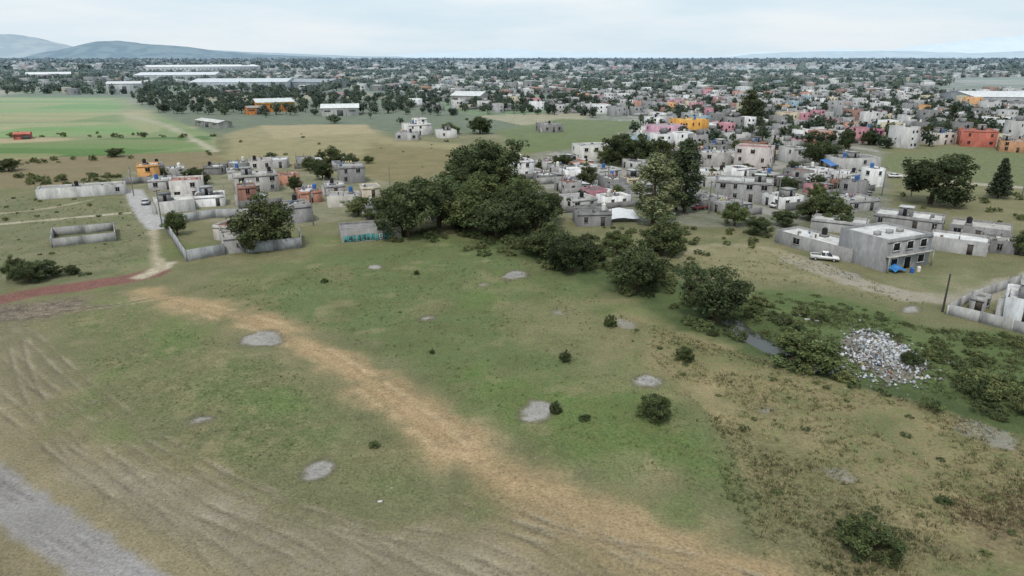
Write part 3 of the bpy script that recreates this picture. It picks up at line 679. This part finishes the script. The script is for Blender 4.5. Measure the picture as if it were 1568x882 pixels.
# warehouses with shallow gabled roofs
def warehouse(name, a, b, D, h, wallc, roofc, rise=2.5, stripe=None):
    a, b = G(*a), G(*b); W = math.dist(a, b); fr = Frame(a, math.atan2(b[1] - a[1], b[0] - a[0])); mb = MB()
    V = [(0, 0, -.4), (W, 0, -.4), (W, D, -.4), (0, D, -.4), (0, 0, h), (W, 0, h), (W, D, h), (0, D, h), (0, D / 2, h + rise), (W, D / 2, h + rise)]
    mb.add(fr(V), [(0, 1, 5, 4), (1, 2, 6, 9, 5), (2, 3, 7, 6), (3, 0, 4, 8, 7)], wallc)
    e = .4; V = [(-e, -e, h + .05), (W + e, -e, h + .05), (W + e, D / 2, h + rise + .1), (-e, D / 2, h + rise + .1), (W + e, D + e, h + .05), (-e, D + e, h + .05)]
    mb.add(fr(V), [(0, 1, 2, 3), (3, 2, 4, 5)], roofc)
    n = max(2, int(W / 8)); dk = S(86, 88, 92) if W < 60 else S(140, 146, 150)
    for i in range(n):
        c = (i + .5) * W / n; box(mb, fr, c - 2, c + 2, -.05, -.003, .02 if i % 3 == 1 else h * .55, h * .75, dk)
        box(mb, fr, c - W / n / 2 - .15, c - W / n / 2 + .15, -.1, -.003, 0, h - .05, tuple(q * .8 for q in wallc))
    if stripe: box(mb, fr, 0, W, -.13, -.101, h * .8, h - .06, stripe)
    OCC.append((a[0] + W / 2, a[1] + D / 2, W * .6)); return mb.obj(name, M_B, (a[0], a[1], 0))
warehouse('orange_warehouse', (394, 172), (452, 170), 26, 6.5, S(196, 130, 78), S(196, 200, 200), 2, S(196, 158, 90))
warehouse('orange_annex', (380, 176), (404, 175), 10, 4.5, S(190, 126, 80), S(150, 146, 140), 1)
warehouse('white_warehouse', (492, 178), (550, 177), 24, 5, S(172, 172, 168), S(208, 210, 208), 2)
warehouse('grey_warehouse', (690, 160), (735, 161), 26, 7, S(158, 158, 156), S(200, 202, 202), 3)
warehouse('long_warehouse', (165, 144), (218, 143), 30, 10, S(188, 192, 194), S(200, 202, 204), 2)
warehouse('industrial_hall', (290, 139), (440, 138), 80, 9, S(176, 184, 190), S(194, 200, 204), 3)
warehouse('industrial_hall', (205, 126), (330, 125), 100, 10, S(186, 192, 196), S(204, 208, 212), 3)
warehouse('industrial_hall', (228, 113), (400, 111), 150, 14, S(196, 202, 206), S(214, 217, 219), 3)
warehouse('industrial_hall', (40, 122), (110, 121), 70, 8, S(192, 198, 202), S(208, 212, 214), 3)
warehouse('industrial_hall', (430, 136), (500, 137), 50, 8, S(140, 148, 154), S(150, 158, 164), 3)
warehouse('industrial_hall', (1490, 165), (1600, 166), 60, 8, S(174, 177, 179), S(202, 204, 205), 3)
warehouse('red_barn', (22, 214), (46, 213), 8, 2.4, S(170, 96, 84), S(180, 108, 94), .7)
warehouse('farm_shed', (300, 192), (335, 197), 8, 3, S(150, 150, 146), S(190, 190, 186), 1)

# ------------------------------------------------------------ near town fill (each a house)
ca, sa = math.cos(th), math.sin(th)
def uv2xy(u, v): return (u * ca - v * sa, u * sa + v * ca)
def free(x, y, r): return all(math.hypot(x - o[0], y - o[1]) > r + o[2] * .85 for o in OCC)
def fill(poly, name, pv=.85):
    P = [G(*p) for p in poly]; U = [p[0] * ca + p[1] * sa for p in P]; Vv = [-p[0] * sa + p[1] * ca for p in P]
    for iu in range(int(min(U) // 64), int(max(U) // 64) + 1):
        for iv in range(int(min(Vv) // 92), int(max(Vv) // 92) + 1):
            for a in range(5):
                for b in range(8):
                    u = iu * 64 + 7.6 + a * 11.2; v = iv * 92 + 7.6 + b * 10.5
                    cx, cy = uv2xy(u + 5, v + 5)
                    if not inpoly(np.array([cx]), np.array([cy]), P)[0] or not free(cx, cy, 4.0): continue
                    if random.random() > pv:
                        if random.random() < .6: plant('broad', cx, cy, random.uniform(4, 8), random.uniform(4, 7))
                        continue
                    W = random.uniform(4.5, 8.2); D = random.uniform(4.5, 8.6)
                    fl = random.choices([1, 2, 3], [.8, .19, .01])[0]
                    wing = W < 7 and random.random() < .75
                    o = uv2xy(u + random.uniform(0, 10.8 - W - (3 if wing else 0)), v + random.uniform(0, 10 - D)); e = (o[0] + W * ca, o[1] + W * sa)
                    house(name, o, e, D, 2.7 * fl + random.uniform(-.2, .5), floors=fl, world=True, wing=wing); OCC.pop()
                    if random.random() < .6:
                        p0 = uv2xy(u - .2, v - .25); p1 = uv2xy(u + 10.9, v - .25); wall('property_wall', [p0, p1], random.uniform(1.6, 2.3), random.choice(GREY), world=True, pill=False)
                    if random.random() < .5: x, y = uv2xy(u + 10.5, v + 9.9); plant('broad', x, y, random.uniform(2.5, 6), random.uniform(2.5, 6))
fill([(780, 262), (900, 238), (1000, 234), (1100, 226), (1275, 236), (1348, 285), (1330, 318), (1200, 328), (1060, 338), (985, 318), (880, 325), (850, 300)], 'concrete_house', .84)
fill([(210, 262), (560, 250), (590, 300), (480, 330), (350, 322), (240, 320)], 'concrete_house', .3)

# ------------------------------------------------------------ distant town, one mass
EXC = [[G(*p) for p in q] for q in [[(-300, 146), (190, 146), (240, 172), (345, 205), (345, 260), (-300, 300)], [(330, 200), (560, 190), (600, 205), (720, 215), (740, 245), (600, 280), (345, 250)],
       [(760, 196), (860, 180), (985, 182), (960, 226), (800, 238)], [(1350, 240), (1450, 224), (1700, 230), (1700, 300), (1350, 270)], [(1430, 146), (1700, 140), (1700, 116), (1460, 120)], [(1100, 112), (1290, 108), (1300, 103), (1120, 105)]]]
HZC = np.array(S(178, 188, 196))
def haze(c, y, k=.85, L=2100.):  # blends distance haze into the wall and roof colours
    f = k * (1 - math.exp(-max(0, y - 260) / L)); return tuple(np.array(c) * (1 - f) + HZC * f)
def excl(x, y): return any(inpoly(np.array([x]), np.array([y]), P)[0] for P in EXC)
def distant(name, y0, y1, cell, pf, det):
    mb = MB()
    um = int(y1 * 1.3 / cell)
    for i in range(-um, um):
        for j in range(0, um):
            if det and (i % 6 == 0 or j % 8 == 0): continue
            u = i * cell; v = j * cell; x, yy = uv2xy(u, v)
            if yy < y0 or yy > y1 or abs(x) > .86 * yy + 20: continue
            p = pf(x, yy)
            if random.random() > p or not (det is False or free(x, yy, 5)) or excl(x, yy): continue
            W = cell * random.uniform(.4, .85); D = cell * random.uniform(.45, .85)
            if W > 18 and random.random() < .8: W *= .55; D *= .6
            fl = random.choices([1, 2, 3], [.58, .38, .04])[0]; h = 2.8 * fl + random.uniform(0, .8)
            if yy > 2000: h += 1.5
            fr = Frame(uv2xy(u + random.uniform(-.3, .3) * cell, v + random.uniform(-.3, .3) * cell) if not det else uv2xy(u + random.uniform(-.12, .12) * cell, v + random.uniform(-.12, .12) * cell), th + (random.uniform(-.1, .1) if det else random.uniform(-.6, .6)))
            w = wallcol(); r = roofcol()
            if not det:
                w = tuple(np.array(w) * .75 + np.array(S(160, 160, 160)) * .25)
                if random.random() < .28: w = S(216, 216, 214); r = S(216, 216, 214)
                if random.random() < .03: w = r = S(176, 122, 104)
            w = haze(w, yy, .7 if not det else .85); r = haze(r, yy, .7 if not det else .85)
            if det:
                body(mb, fr, 0, W, 0, D, h, w, r, .4)
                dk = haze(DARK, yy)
                for f in range(fl):
                    for c in (.28, .7):
                        if random.random() < .7:
                            q = random.uniform(.35, .7); z = f * 2.8 + random.uniform(.8, 1.1); box(mb, fr, W * c - q, W * c + q, -.06, -.004, z, z + random.uniform(.8, 1.3), dk)
                    if random.random() < .5: box(mb, fr, -.06, -.004, D * .5 - .5, D * .5 + .5, f * 2.8 + 1, f * 2.8 + 2, dk)
                if random.random() < .35: x0 = random.uniform(1, W - 1.5); cyl(mb, fr, x0, D / 2, h - .4, h + 1.2, .55, .45, random.choice([DARK, S(200, 198, 190)]), 7)
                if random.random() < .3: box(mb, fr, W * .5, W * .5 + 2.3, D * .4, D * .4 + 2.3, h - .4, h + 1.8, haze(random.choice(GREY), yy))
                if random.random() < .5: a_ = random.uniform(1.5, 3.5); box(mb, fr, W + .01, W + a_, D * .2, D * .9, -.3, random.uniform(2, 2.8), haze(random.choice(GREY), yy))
                if random.random() < .5: box(mb, fr, -1, cell * .9, -1.6, -1.4, -.3, 2, haze(random.choice(GREY), yy))
            else:
                box(mb, fr, 0, W, 0, D, -.4, h, w, BF[2:]); mb.add(fr([(0, 0, h), (W, 0, h), (W, D, h), (0, D, h)]), [(0, 1, 2, 3)], r)
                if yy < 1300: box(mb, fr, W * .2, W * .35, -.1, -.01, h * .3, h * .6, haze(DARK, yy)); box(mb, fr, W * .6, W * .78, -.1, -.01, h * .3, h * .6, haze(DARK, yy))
    mb.obj(name, M_B)
def pf1(x, y):
    r = x / y; c = float(vn(x, y, 60, 14))
    if r > .14: return min(.92, .55 + .6 * c)
    if r > -.12 and y > 480: return .45
    return .03 if y > 520 else 0
def pf2(x, y):
    r = x / y; c = float(vn(x, y, 230, 4))
    if r > -.15: return min(.8, .02 + 1.0 * c)
    if y < 850: return .1
    return .08 + .85 * c
def pf3(x, y):
    c = float(vn(x, y, 420, 6)); return max(0, (-.05 + .95 * c + (.2 if x < -.35 * y else 0))) * (1 - y / 9000)
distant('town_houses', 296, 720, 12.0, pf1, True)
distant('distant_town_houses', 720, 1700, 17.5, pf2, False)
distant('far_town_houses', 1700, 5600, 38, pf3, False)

# distant tree masses
def dtrees(name, y0, y1, n, wr, hr, q, leaf, pf):
    rng = np.random.default_rng(int(y0)); mb = MB(); cen = []; rad = []; col = []; c = 0
    while c < n:
        y = math.sqrt(random.uniform(y0 ** 2, y1 ** 2)); x = random.uniform(-.86, .86) * y
        if random.random() > pf(x, y) or excl(x, y): continue
        if y < 720 and not free(x, y, 2): continue
        w = random.uniform(*wr); h = random.uniform(*hr); c += 1
        base = np.array(random.choice([S(72, 84, 62), S(64, 76, 58), S(86, 96, 70)]))
        f = .84 * (1 - math.exp(-max(0, y - 240) / 2100)); base = base * (1 - f) + np.array(S(144, 160, 172)) * f  # leaf colour fades with distance: haze mixed into it
        k = 5
        for i in range(k):
            a = rng.uniform(0, 6.28); rr = rng.uniform(0, .3) * w
            cen.append((x + rr * math.cos(a), y + rr * math.sin(a), h * rng.uniform(.35, .75))); rad.append(w * rng.uniform(.2, .34)); col.append(base)
        limb(mb, (x, y, -.3), (x, y, h * .6), w * .04, w * .02, BARK, 4)
    cen = np.array(cen); rad = np.array(rad); col = np.array(col); kk = len(cen)
    d = rng.normal(size=(kk, q, 3)); d /= np.linalg.norm(d, axis=2)[..., None]
    Pp = (cen[:, None] + d * (rng.random((kk, q, 1)) ** .35) * rad[:, None, None] * np.array([1, 1, .85])).reshape(-1, 3); Pp[:, 2] = np.maximum(Pp[:, 2], .1)
    Nn = (d + rng.normal(size=d.shape) * .5).reshape(-1, 3); Nn /= np.linalg.norm(Nn, axis=1)[:, None]
    s = (np.repeat(rad, q) * leaf) * (.6 + .8 * rng.random(kk * q))
    C = col[:, None] * (1 + (rng.random((kk, 1, 1)) - .5) * .5) * (1 + (rng.random((kk, q, 1)) - .5) * .4)
    mb.quads(rhombs(Pp, Nn, s, rng), C.reshape(-1, 3)); mb.obj(name, M_L)
def tf1(x, y):
    r = x / y
    if r > .14: return .3 + .7 * float(vn(x, y, 45, 19))
    if y > 470: return .9
    return .04
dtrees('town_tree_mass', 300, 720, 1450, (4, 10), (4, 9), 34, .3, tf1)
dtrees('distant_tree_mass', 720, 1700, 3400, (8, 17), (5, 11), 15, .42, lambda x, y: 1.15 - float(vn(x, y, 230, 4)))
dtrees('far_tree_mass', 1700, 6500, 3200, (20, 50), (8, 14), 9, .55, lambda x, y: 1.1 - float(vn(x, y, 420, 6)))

# ------------------------------------------------------------ hills
def hill(name, prof, dist, depth, c1, c2, seed):  # slope colours have the pale bluish distance haze baked in
    ux = np.linspace(prof[0][0], prof[-1][0], 160); hv = np.interp(ux, [p[0] for p in prof], [p[1] for p in prof])
    xs_ = (ux - 784) / F * dist / 1.055; hs = np.maximum(0, (84.5 - hv)) * .9 / F * dist + 30
    e = np.minimum(1, np.minimum(np.arange(160), np.arange(160)[::-1]) / 12.); hs = hs * e
    ts = np.linspace(-1, 1, 34); XX, TT = np.meshgrid(xs_, ts); HH = np.tile(hs, (34, 1))
    YY = dist + TT * depth; prof_ = np.cos(TT * math.pi / 2) ** 1.3
    nzz = fbm(XX, YY, depth * .6, seed, 5)
    ZZ = HH * prof_ * (1 + .2 * nzz) - 4
    V = np.stack([XX, YY, ZZ], 2).reshape(-1, 3); mb = MB(); mb.V.append(V); mb.n = len(V)
    i, j = np.meshgrid(np.arange(159), np.arange(33)); b = (j * 160 + i).ravel(); mb.L.append(np.stack([b, b + 1, b + 161, b + 160], 1).ravel()); mb.T.append(np.full(len(b), 4))
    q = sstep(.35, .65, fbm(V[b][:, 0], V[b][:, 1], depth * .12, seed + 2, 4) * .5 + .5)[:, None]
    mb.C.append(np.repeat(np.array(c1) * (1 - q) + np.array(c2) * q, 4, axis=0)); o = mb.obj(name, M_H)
    for p in o.data.polygons: p.use_smooth = True
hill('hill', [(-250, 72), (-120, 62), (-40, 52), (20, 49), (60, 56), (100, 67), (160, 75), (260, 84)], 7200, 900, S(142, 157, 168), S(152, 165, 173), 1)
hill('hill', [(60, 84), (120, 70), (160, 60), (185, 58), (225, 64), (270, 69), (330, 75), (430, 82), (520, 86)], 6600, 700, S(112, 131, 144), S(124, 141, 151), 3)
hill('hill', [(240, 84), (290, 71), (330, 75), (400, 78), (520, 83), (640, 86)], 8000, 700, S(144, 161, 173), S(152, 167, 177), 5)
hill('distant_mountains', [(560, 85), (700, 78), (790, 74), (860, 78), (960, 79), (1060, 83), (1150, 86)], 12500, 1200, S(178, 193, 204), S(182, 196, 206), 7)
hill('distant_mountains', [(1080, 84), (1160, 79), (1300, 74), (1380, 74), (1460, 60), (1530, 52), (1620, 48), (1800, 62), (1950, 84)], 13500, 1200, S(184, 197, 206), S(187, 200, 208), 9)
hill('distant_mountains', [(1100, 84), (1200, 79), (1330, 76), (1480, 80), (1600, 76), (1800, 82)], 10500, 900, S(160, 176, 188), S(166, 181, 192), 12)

# ------------------------------------------------------------ rubble heap
rng = np.random.default_rng(77); mb = MB()
def mound(dx, dy): return .75 * math.exp(-(dx / 3.) ** 2 - (dy / 5.) ** 2)
hx = np.linspace(-6, 6, 26); hy = np.linspace(-9, 9, 30); HXX, HYY = np.meshgrid(hx, hy)
VX = HXX.ravel() + HEAP[0]; VY = HYY.ravel() + HEAP[1]
VZ = hgt(VX, VY) + .9 * np.exp(-(HXX.ravel() / 3.) ** 2 - (HYY.ravel() / 5.) ** 2) - .12 + .12 * fbm(VX, VY, 1.2, 3, 3)
b = [(j * 26 + i, j * 26 + i + 1, (j + 1) * 26 + i + 1, (j + 1) * 26 + i) for j in range(29) for i in range(25)]
mb.add(np.stack([VX, VY, VZ], 1), b, S(116, 112, 100))
for i in range(3600):
    k = rng.random() < .74
    dx, dy = (rng.normal() * 1.3 + 1.2, rng.normal() * 3.0 + .3) if k else (rng.normal() * 2.6 - 2.5, rng.normal() * 2.6 - 2)
    s = abs(rng.normal()) * .09 + .05; s = min(s, .3); x, y = HEAP[0] + dx, HEAP[1] + dy; z = h1(x, y) + mound(dx, dy) + rng.uniform(-.02, .15)
    V = np.array([(a, b_, c) for a in (-1, 1) for b_ in (-1, 1) for c in (-1, 1)], float) * np.array([s, s * rng.uniform(.5, 1), s * rng.uniform(.25, .8)]); V += rng.normal(size=V.shape) * s * .22
    q = rng.normal(size=(3, 3)); q, _ = np.linalg.qr(q); V = V @ q.T + np.array([x, y, z])
    c = random.choice([S(176, 179, 182), S(186, 189, 192), S(160, 164, 168), S(148, 150, 152), S(200, 202, 204), S(128, 125, 120), S(106, 102, 94), S(92, 88, 80)])
    if rng.random() < .05: c = random.choice([S(90, 112, 146), S(140, 96, 88), S(56, 56, 58), S(150, 140, 100)])
    mb.add(V, [(0, 1, 3, 2), (4, 6, 7, 5), (0, 4, 5, 1), (2, 3, 7, 6), (0, 2, 6, 4), (1, 5, 7, 3)], c)
mb.obj('rubble_heap', M_B)
# litter
mb = MB()
for u, v, s in [(582, 768, .2), (600, 747, .07), (1440, 528, .35), (1405, 575, .25), (1250, 492, .3), (1235, 490, .35), (1225, 484, .25), (820, 700, .05), (1455, 555, .5), (1430, 545, .3)]:
    x, y = G(u, v); z = h1(x, y) + .05
    V = rng.normal(size=(8, 3)) * s * .15 + np.array([(a, b_, c) for a in (-1, 1) for b_ in (-1, 1) for c in (-1, 1)]) * np.array([s, s * .7, s * .35]) + np.array([x, y, z])
    mb.add(V, [(0, 1, 3, 2), (4, 6, 7, 5), (0, 4, 5, 1), (2, 3, 7, 6), (0, 2, 6, 4), (1, 5, 7, 3)], S(196, 196, 192))
mb.obj('litter', M_B)

# ------------------------------------------------------------ weeds and dry grass tufts
def tufts(name, specs, seed):
    rng = np.random.default_rng(seed); VV = []; CC = []
    for poly, n, hr, cols, nb in specs:
        P = np.array([G(*p) for p in poly]); cnt = 0
        while cnt < n:
            x = rng.uniform(P[:, 0].min(), P[:, 0].max(), n); y = rng.uniform(P[:, 1].min(), P[:, 1].max(), n)
            ok = inpoly(x, y, P) & (vn(x, y, 5, 8) + vn(x, y, 1.6, 3) * .6 > rng.uniform(.5, 1.1, n)); x = x[ok][:n - cnt]; y = y[ok][:n - cnt]; m = len(x); cnt += m
            if m == 0: continue
            z = hgt(x, y); h = rng.uniform(hr[0], hr[1], m); ci = rng.integers(0, len(cols), m); c = np.array(cols)[ci] * 1.2
            for k in range(nb):
                a = rng.uniform(0, 6.28, m); r = rng.uniform(0, .6, m) * h; bx = x + r * np.cos(a); by = y + r * np.sin(a)
                ln = rng.uniform(.2, .8, m) * h; a2 = rng.uniform(0, 6.28, m); w = h * .12
                p0 = np.stack([bx - w * np.sin(a2), by + w * np.cos(a2), z - .03], 1); p1 = np.stack([bx + w * np.sin(a2), by - w * np.cos(a2), z - .03], 1)
                hh = h * rng.uniform(.4, 1.0, m); tx = bx + ln * np.cos(a); ty = by + ln * np.sin(a)
                p2 = np.stack([tx + w * .3 * np.sin(a2), ty - w * .3 * np.cos(a2), z + hh], 1); p3 = np.stack([tx - w * .3 * np.sin(a2), ty + w * .3 * np.cos(a2), z + hh], 1)
                VV.append(np.stack([p0, p1, p2, p3], 1).reshape(-1, 3)); CC.append(c * rng.uniform(.75, 1.25, (m, 1)))
    mb = MB(); mb.quads(np.concatenate(VV), np.concatenate(CC)); mb.obj(name, M_L)
DG = [S(90, 100, 65), S(82, 92, 60), S(100, 107, 73)]; ST = [S(152, 141, 110), S(140, 129, 98), S(162, 151, 120), S(110, 108, 79)]; WD = [S(82, 88, 59), S(90, 88, 63), S(76, 84, 55)]
RP = [(940, 480), (1200, 560), (1400, 605), (1620, 690), (1620, 900), (1230, 900), (1150, 720), (1020, 570)]
tufts('grass_tufts', [
    (RP, 6500, (.08, .3), ST, 7), (RP, 2200, (.08, .26), DG, 7), (RP, 700, (.15, .4), WD, 9),
    ([(1090, 640), (1210, 690), (1260, 830), (1180, 860), (1110, 760)], 420, (.1, .34), WD, 9),
    ([(1440, 770), (1620, 740), (1620, 880), (1480, 860)], 350, (.15, .35), [S(104, 91, 70), S(92, 83, 64)], 9),
    ([(1180, 840), (1290, 770), (1420, 830), (1300, 900)], 280, (.12, .4), WD, 9),
    ([(300, 440), (740, 364), (950, 470), (1190, 790), (900, 700), (560, 535)], 4200, (.05, .2), DG, 6),
    ([(300, 440), (740, 364), (950, 470), (1190, 790), (900, 700), (560, 535)], 700, (.15, .32), WD, 8),
    ([(100, 480), (380, 520), (700, 740), (480, 780), (150, 640)], 2200, (.04, .16), DG, 6),
    ([(100, 480), (380, 520), (700, 740), (480, 780), (150, 640)], 300, (.1, .24), WD, 8),
    ([(0, 560), (600, 800), (1100, 880), (300, 900), (100, 760)], 3500, (.03, .11), DG + ST, 6),
    ([(230, 450), (500, 530), (860, 770), (1150, 900), (800, 860), (480, 560)], 2500, (.04, .14), ST, 6),
    ([(1120, 440), (1420, 500), (1600, 520), (1600, 640), (1420, 590), (1100, 490)], 2500, (.15, .5), DG + WD, 8),
    ([(1010, 380), (1200, 380), (1440, 470), (1250, 445), (1100, 430)], 600, (.15, .4), DG + ST, 7),
    ([(0, 300), (200, 310), (250, 400), (0, 440)], 900, (.15, .4), DG + ST, 6)], 5)

# ------------------------------------------------------------ vehicles
def vehicle(name, x, y, ang, col, pickup=False):
    mb = MB(); fr = Frame((x, y, h1(x, y)), ang); L = 5.2 if pickup else 4.3; w = .88
    if pickup: prof = [(0, .45), (0, .95), (.05, 1.02), (2.0, 1.05), (3.9, 1.0), (5.0, .88), (L, .7), (L, .45)]; cab = [(2.0, 1.05), (2.1, 1.68), (3.2, 1.7), (3.95, 1.0)]
    else: prof = [(0, .4), (0, .85), (.2, .95), (.9, .98), (3.1, .93), (4.1, .8), (L, .6), (L, .4)]; cab = [(.55, .97), (1.0, 1.42), (2.3, 1.45), (3.15, .93)]
    n = len(prof); V = [(a, -w, z) for a, z in prof] + [(a, w, z) for a, z in prof]
    mb.add(fr(V), [tuple(range(n)), tuple(range(2 * n - 1, n - 1, -1))] + [(i, n + i, n + (i + 1) % n, (i + 1) % n) for i in range(n)], col)
    V = [(a, -w + .05 + (.13 if z > 1.2 else 0), z) for a, z in cab] + [(a, w - .05 - (.13 if z > 1.2 else 0), z) for a, z in cab]
    mb.add(fr(V), [(1, 5, 6, 2)], col); mb.add(fr(V), [(0, 1, 2, 3), (7, 6, 5, 4), (2, 6, 7, 3), (0, 4, 5, 1)], S(40, 46, 52))
    pa = (cab[1][0] + cab[2][0]) / 2
    for s in (-1, 1): box(mb, fr, pa - .05, pa + .05, s * (w - .06) - .03, s * (w - .06) + .03, .95, cab[1][1] - .01, col)
    if pickup:
        box(mb, fr, .12, 1.9, -.72, .72, 1.062, 1.07, S(60, 58, 56)); box(mb, fr, .0, 1.95, -.88, -.76, 1.05, 1.15, col); box(mb, fr, .0, 1.95, .76, .88, 1.05, 1.15, col); box(mb, fr, 0, .1, -.76, .76, 1.04, 1.15, col)
    for a in (.95, L - .95):
        for s in (-1, 1):
            t = np.arange(14) * 2 * math.pi / 14; c = .34
            V = [(a + c * math.cos(q), s * .72, c + c * math.sin(q)) for q in t] + [(a + c * math.cos(q), s * .93, c + c * math.sin(q)) for q in t]
            mb.add(fr(V), [(i, (i + 1) % 14, 14 + (i + 1) % 14, 14 + i) for i in range(14)] + [tuple(range(14, 28))], S(34, 34, 34))
            V = [(a + .18 * math.cos(q), s * .935, c + .18 * math.sin(q)) for q in t]; mb.add(fr(V), [tuple(range(14))], S(150, 150, 150))
    box(mb, fr, L - .02, L + .06, -.8, .8, .42, .56, S(70, 70, 70)); box(mb, fr, -.06, .02, -.8, .8, .42, .56, S(70, 70, 70))
    for s in (-.65, .65): box(mb, fr, L, L + .015, s - .16, s + .16, .6, .72, S(220, 220, 210)); box(mb, fr, -.015, -.002, s - .12, s + .12, .7, .85, S(150, 40, 36))
    return mb.obj(name, M_C)
x, y = G(1240, 397); vehicle('pickup_truck', x, y, -.35, S(216, 216, 214), True)
for u, v, a, c in [(1180, 318, .42, S(200, 200, 198)), (222, 315, 1.9, S(180, 182, 184)), (1060, 322, .4, S(140, 60, 54)), (960, 288, 2, S(190, 190, 190)), (1360, 272, -.1, S(210, 210, 210))]:
    x, y = G(u, v); vehicle('parked_car', x, y, a, c)

# ------------------------------------------------------------ poles, tarps, canopy
def pole(u, v, h=8.5, arm=True, c=None, r=.16):
    x, y = G(u, v); mb = MB(); fr = Frame((x, y, h1(x, y)), random.uniform(0, 3)); c = c or S(110, 107, 102)
    cyl(mb, fr, 0, 0, -.3, h, r, r * .65, c, 8)
    if arm:
        box(mb, fr, -.9, .9, -.06, .06, h - .6, h - .45, S(100, 92, 82))
        for q in (-.8, 0.25, .8): cyl(mb, fr, q, 0, h - .45, h - .22, .05, .04, S(150, 146, 140), 6)
        if random.random() < .4: cyl(mb, fr, .35, 0, h - 1.9, h - 1, .28, .28, S(150, 150, 148), 10)
    mb.obj('utility_pole', M_B)
pole(1443, 478, 6.2, False, S(66, 62, 58), .17)
for u, v in [(1350, 300), (1460, 290), (1565, 300), (1190, 320), (1085, 328), (930, 300), (248, 344), (205, 300), (598, 300), (1280, 300), (1010, 300), (480, 345), (860, 300), (1395, 300)]: pole(u, v)
def tarp(name, u, v, W, D, z0, z1, col, ang=.42, peak=.5, legs=True):
    x, y = G(u, v); fr = Frame((x, y), ang); mb = MB(); n = 9; V = []
    for j in range(n):
        for i in range(n):
            a, b_ = i / (n - 1), j / (n - 1); r = 1 - abs(2 * a - 1)
            V.append((a * W, b_ * D, z0 + (z1 - z0) * b_ + peak * r + .12 * math.sin(7 * a + 5 * b_) - .25 * (a * (1 - a)) * math.sin(b_ * 6)))
    mb.add(fr(V), [(j * n + i, j * n + i + 1, (j + 1) * n + i + 1, (j + 1) * n + i) for j in range(n - 1) for i in range(n - 1)], col)
    if legs:
        for a, b_, zz in ((0.1, .1, z0), (W - .1, .1, z0), (.1, D - .1, z1), (W - .1, D - .1, z1)): box(mb, fr, a - .05, a + .05, b_ - .05, b_ + .05, -.2, zz, S(120, 118, 116))
    mb.obj(name, M_C)
tarp('white_canopy', 935, 342, 7, 6, .9, 2.0, S(194, 195, 196), .1, .4)
tarp('blue_tarp_roof', 1270, 268, 8, 7, 3.0, 4.2, S(62, 112, 172), .1, .2)
tarp('blue_tarp_pile', 1370, 420, 2.8, 1.8, .35, .8, S(54, 114, 170), .3, .5, False)
tarp('blue_tarp_roof', 1392, 408, 2.0, 1.6, 2.1, 2.4, S(64, 116, 168), .42, .05)
tarp('green_tarp_roof', 862, 252, 5, 4, 2.6, 3, S(98, 138, 124), .3, .1)
def mini(name, u, v, hh, c):
    x, y = G(u, v); fr = Frame((x, y, 0), .4); mb = MB(); cyl(mb, fr, 0, 0, -.3, hh, .35, .35, c, 12, False); cyl(mb, fr, 0, 0, hh, hh + .15, .36, .2, c, 12); mb.obj(name, M_C)
mini('water_barrel', 1396, 418, .9, S(40, 90, 160)); mini('water_barrel', 1406, 416, .9, S(206, 200, 190))

# ------------------------------------------------------------ light, sky, camera
EL, AZ = 58, 200   # sun direction: high, behind-left of viewer
w = bpy.data.worlds.new('World'); scene.world = w; w.use_nodes = True; nt = w.node_tree; nt.nodes.clear()
out = N(nt, 'ShaderNodeOutputWorld'); bg = N(nt, 'ShaderNodeBackground'); sky = N(nt, 'ShaderNodeTexSky', sky_type='NISHITA')
sky.sun_disc = False; sky.sun_elevation = math.radians(EL); sky.sun_rotation = math.radians(AZ); sky.dust_density = 2.5; sky.air_density = 1.1
tc = N(nt, 'ShaderNodeTexCoord'); mp = N(nt, 'ShaderNodeMapping'); mp.inputs['Scale'].default_value = (1.6, 1.6, 9); nt.links.new(tc.outputs['Generated'], mp.inputs[0])
cn = noise(nt, mp.outputs[0], 2.0, 7, .55); cf = mrange(nt, cn, .38, .64, .0, 1)
cm = N(nt, 'ShaderNodeMix', data_type='RGBA'); nt.links.new(cf, cm.inputs[0]); cm.inputs[6].default_value = (6.2, 7.5, 8.4, 1); cm.inputs[7].default_value = (7.8, 8.4, 8.8, 1)
mx = N(nt, 'ShaderNodeMix', data_type='RGBA'); mx.inputs[0].default_value = .88; nt.links.new(sky.outputs[0], mx.inputs[6]); nt.links.new(cm.outputs[2], mx.inputs[7])
nt.links.new(mx.outputs[2], bg.inputs[0]); bg.inputs[1].default_value = .116; nt.links.new(bg.outputs[0], out.inputs[0])
sl = bpy.data.lights.new('sun', 'SUN'); sl.energy = 2.2; sl.angle = math.radians(10); sl.color = (1, .95, .88)
so = bpy.data.objects.new('sun', sl); scene.collection.objects.link(so)
e, a = math.radians(EL), math.radians(AZ); dv = Vector((math.sin(a) * math.cos(e), math.cos(a) * math.cos(e), math.sin(e)))
so.rotation_euler = dv.to_track_quat('Z', 'Y').to_euler(); so.location = (0, 0, 200)
cam = bpy.data.cameras.new('camera'); co = bpy.data.objects.new('camera', cam); scene.collection.objects.link(co)
co.location = (0, 0, HCAM); co.rotation_euler = (math.pi / 2 - PITCH, 0, 0); cam.sensor_width = 36; cam.lens = 36 * F / 1568; cam.clip_end = 40000; cam.clip_start = .5
scene.camera = co
print('OBJECTS', len(bpy.data.objects), 'VERTS ground', nx * ny)
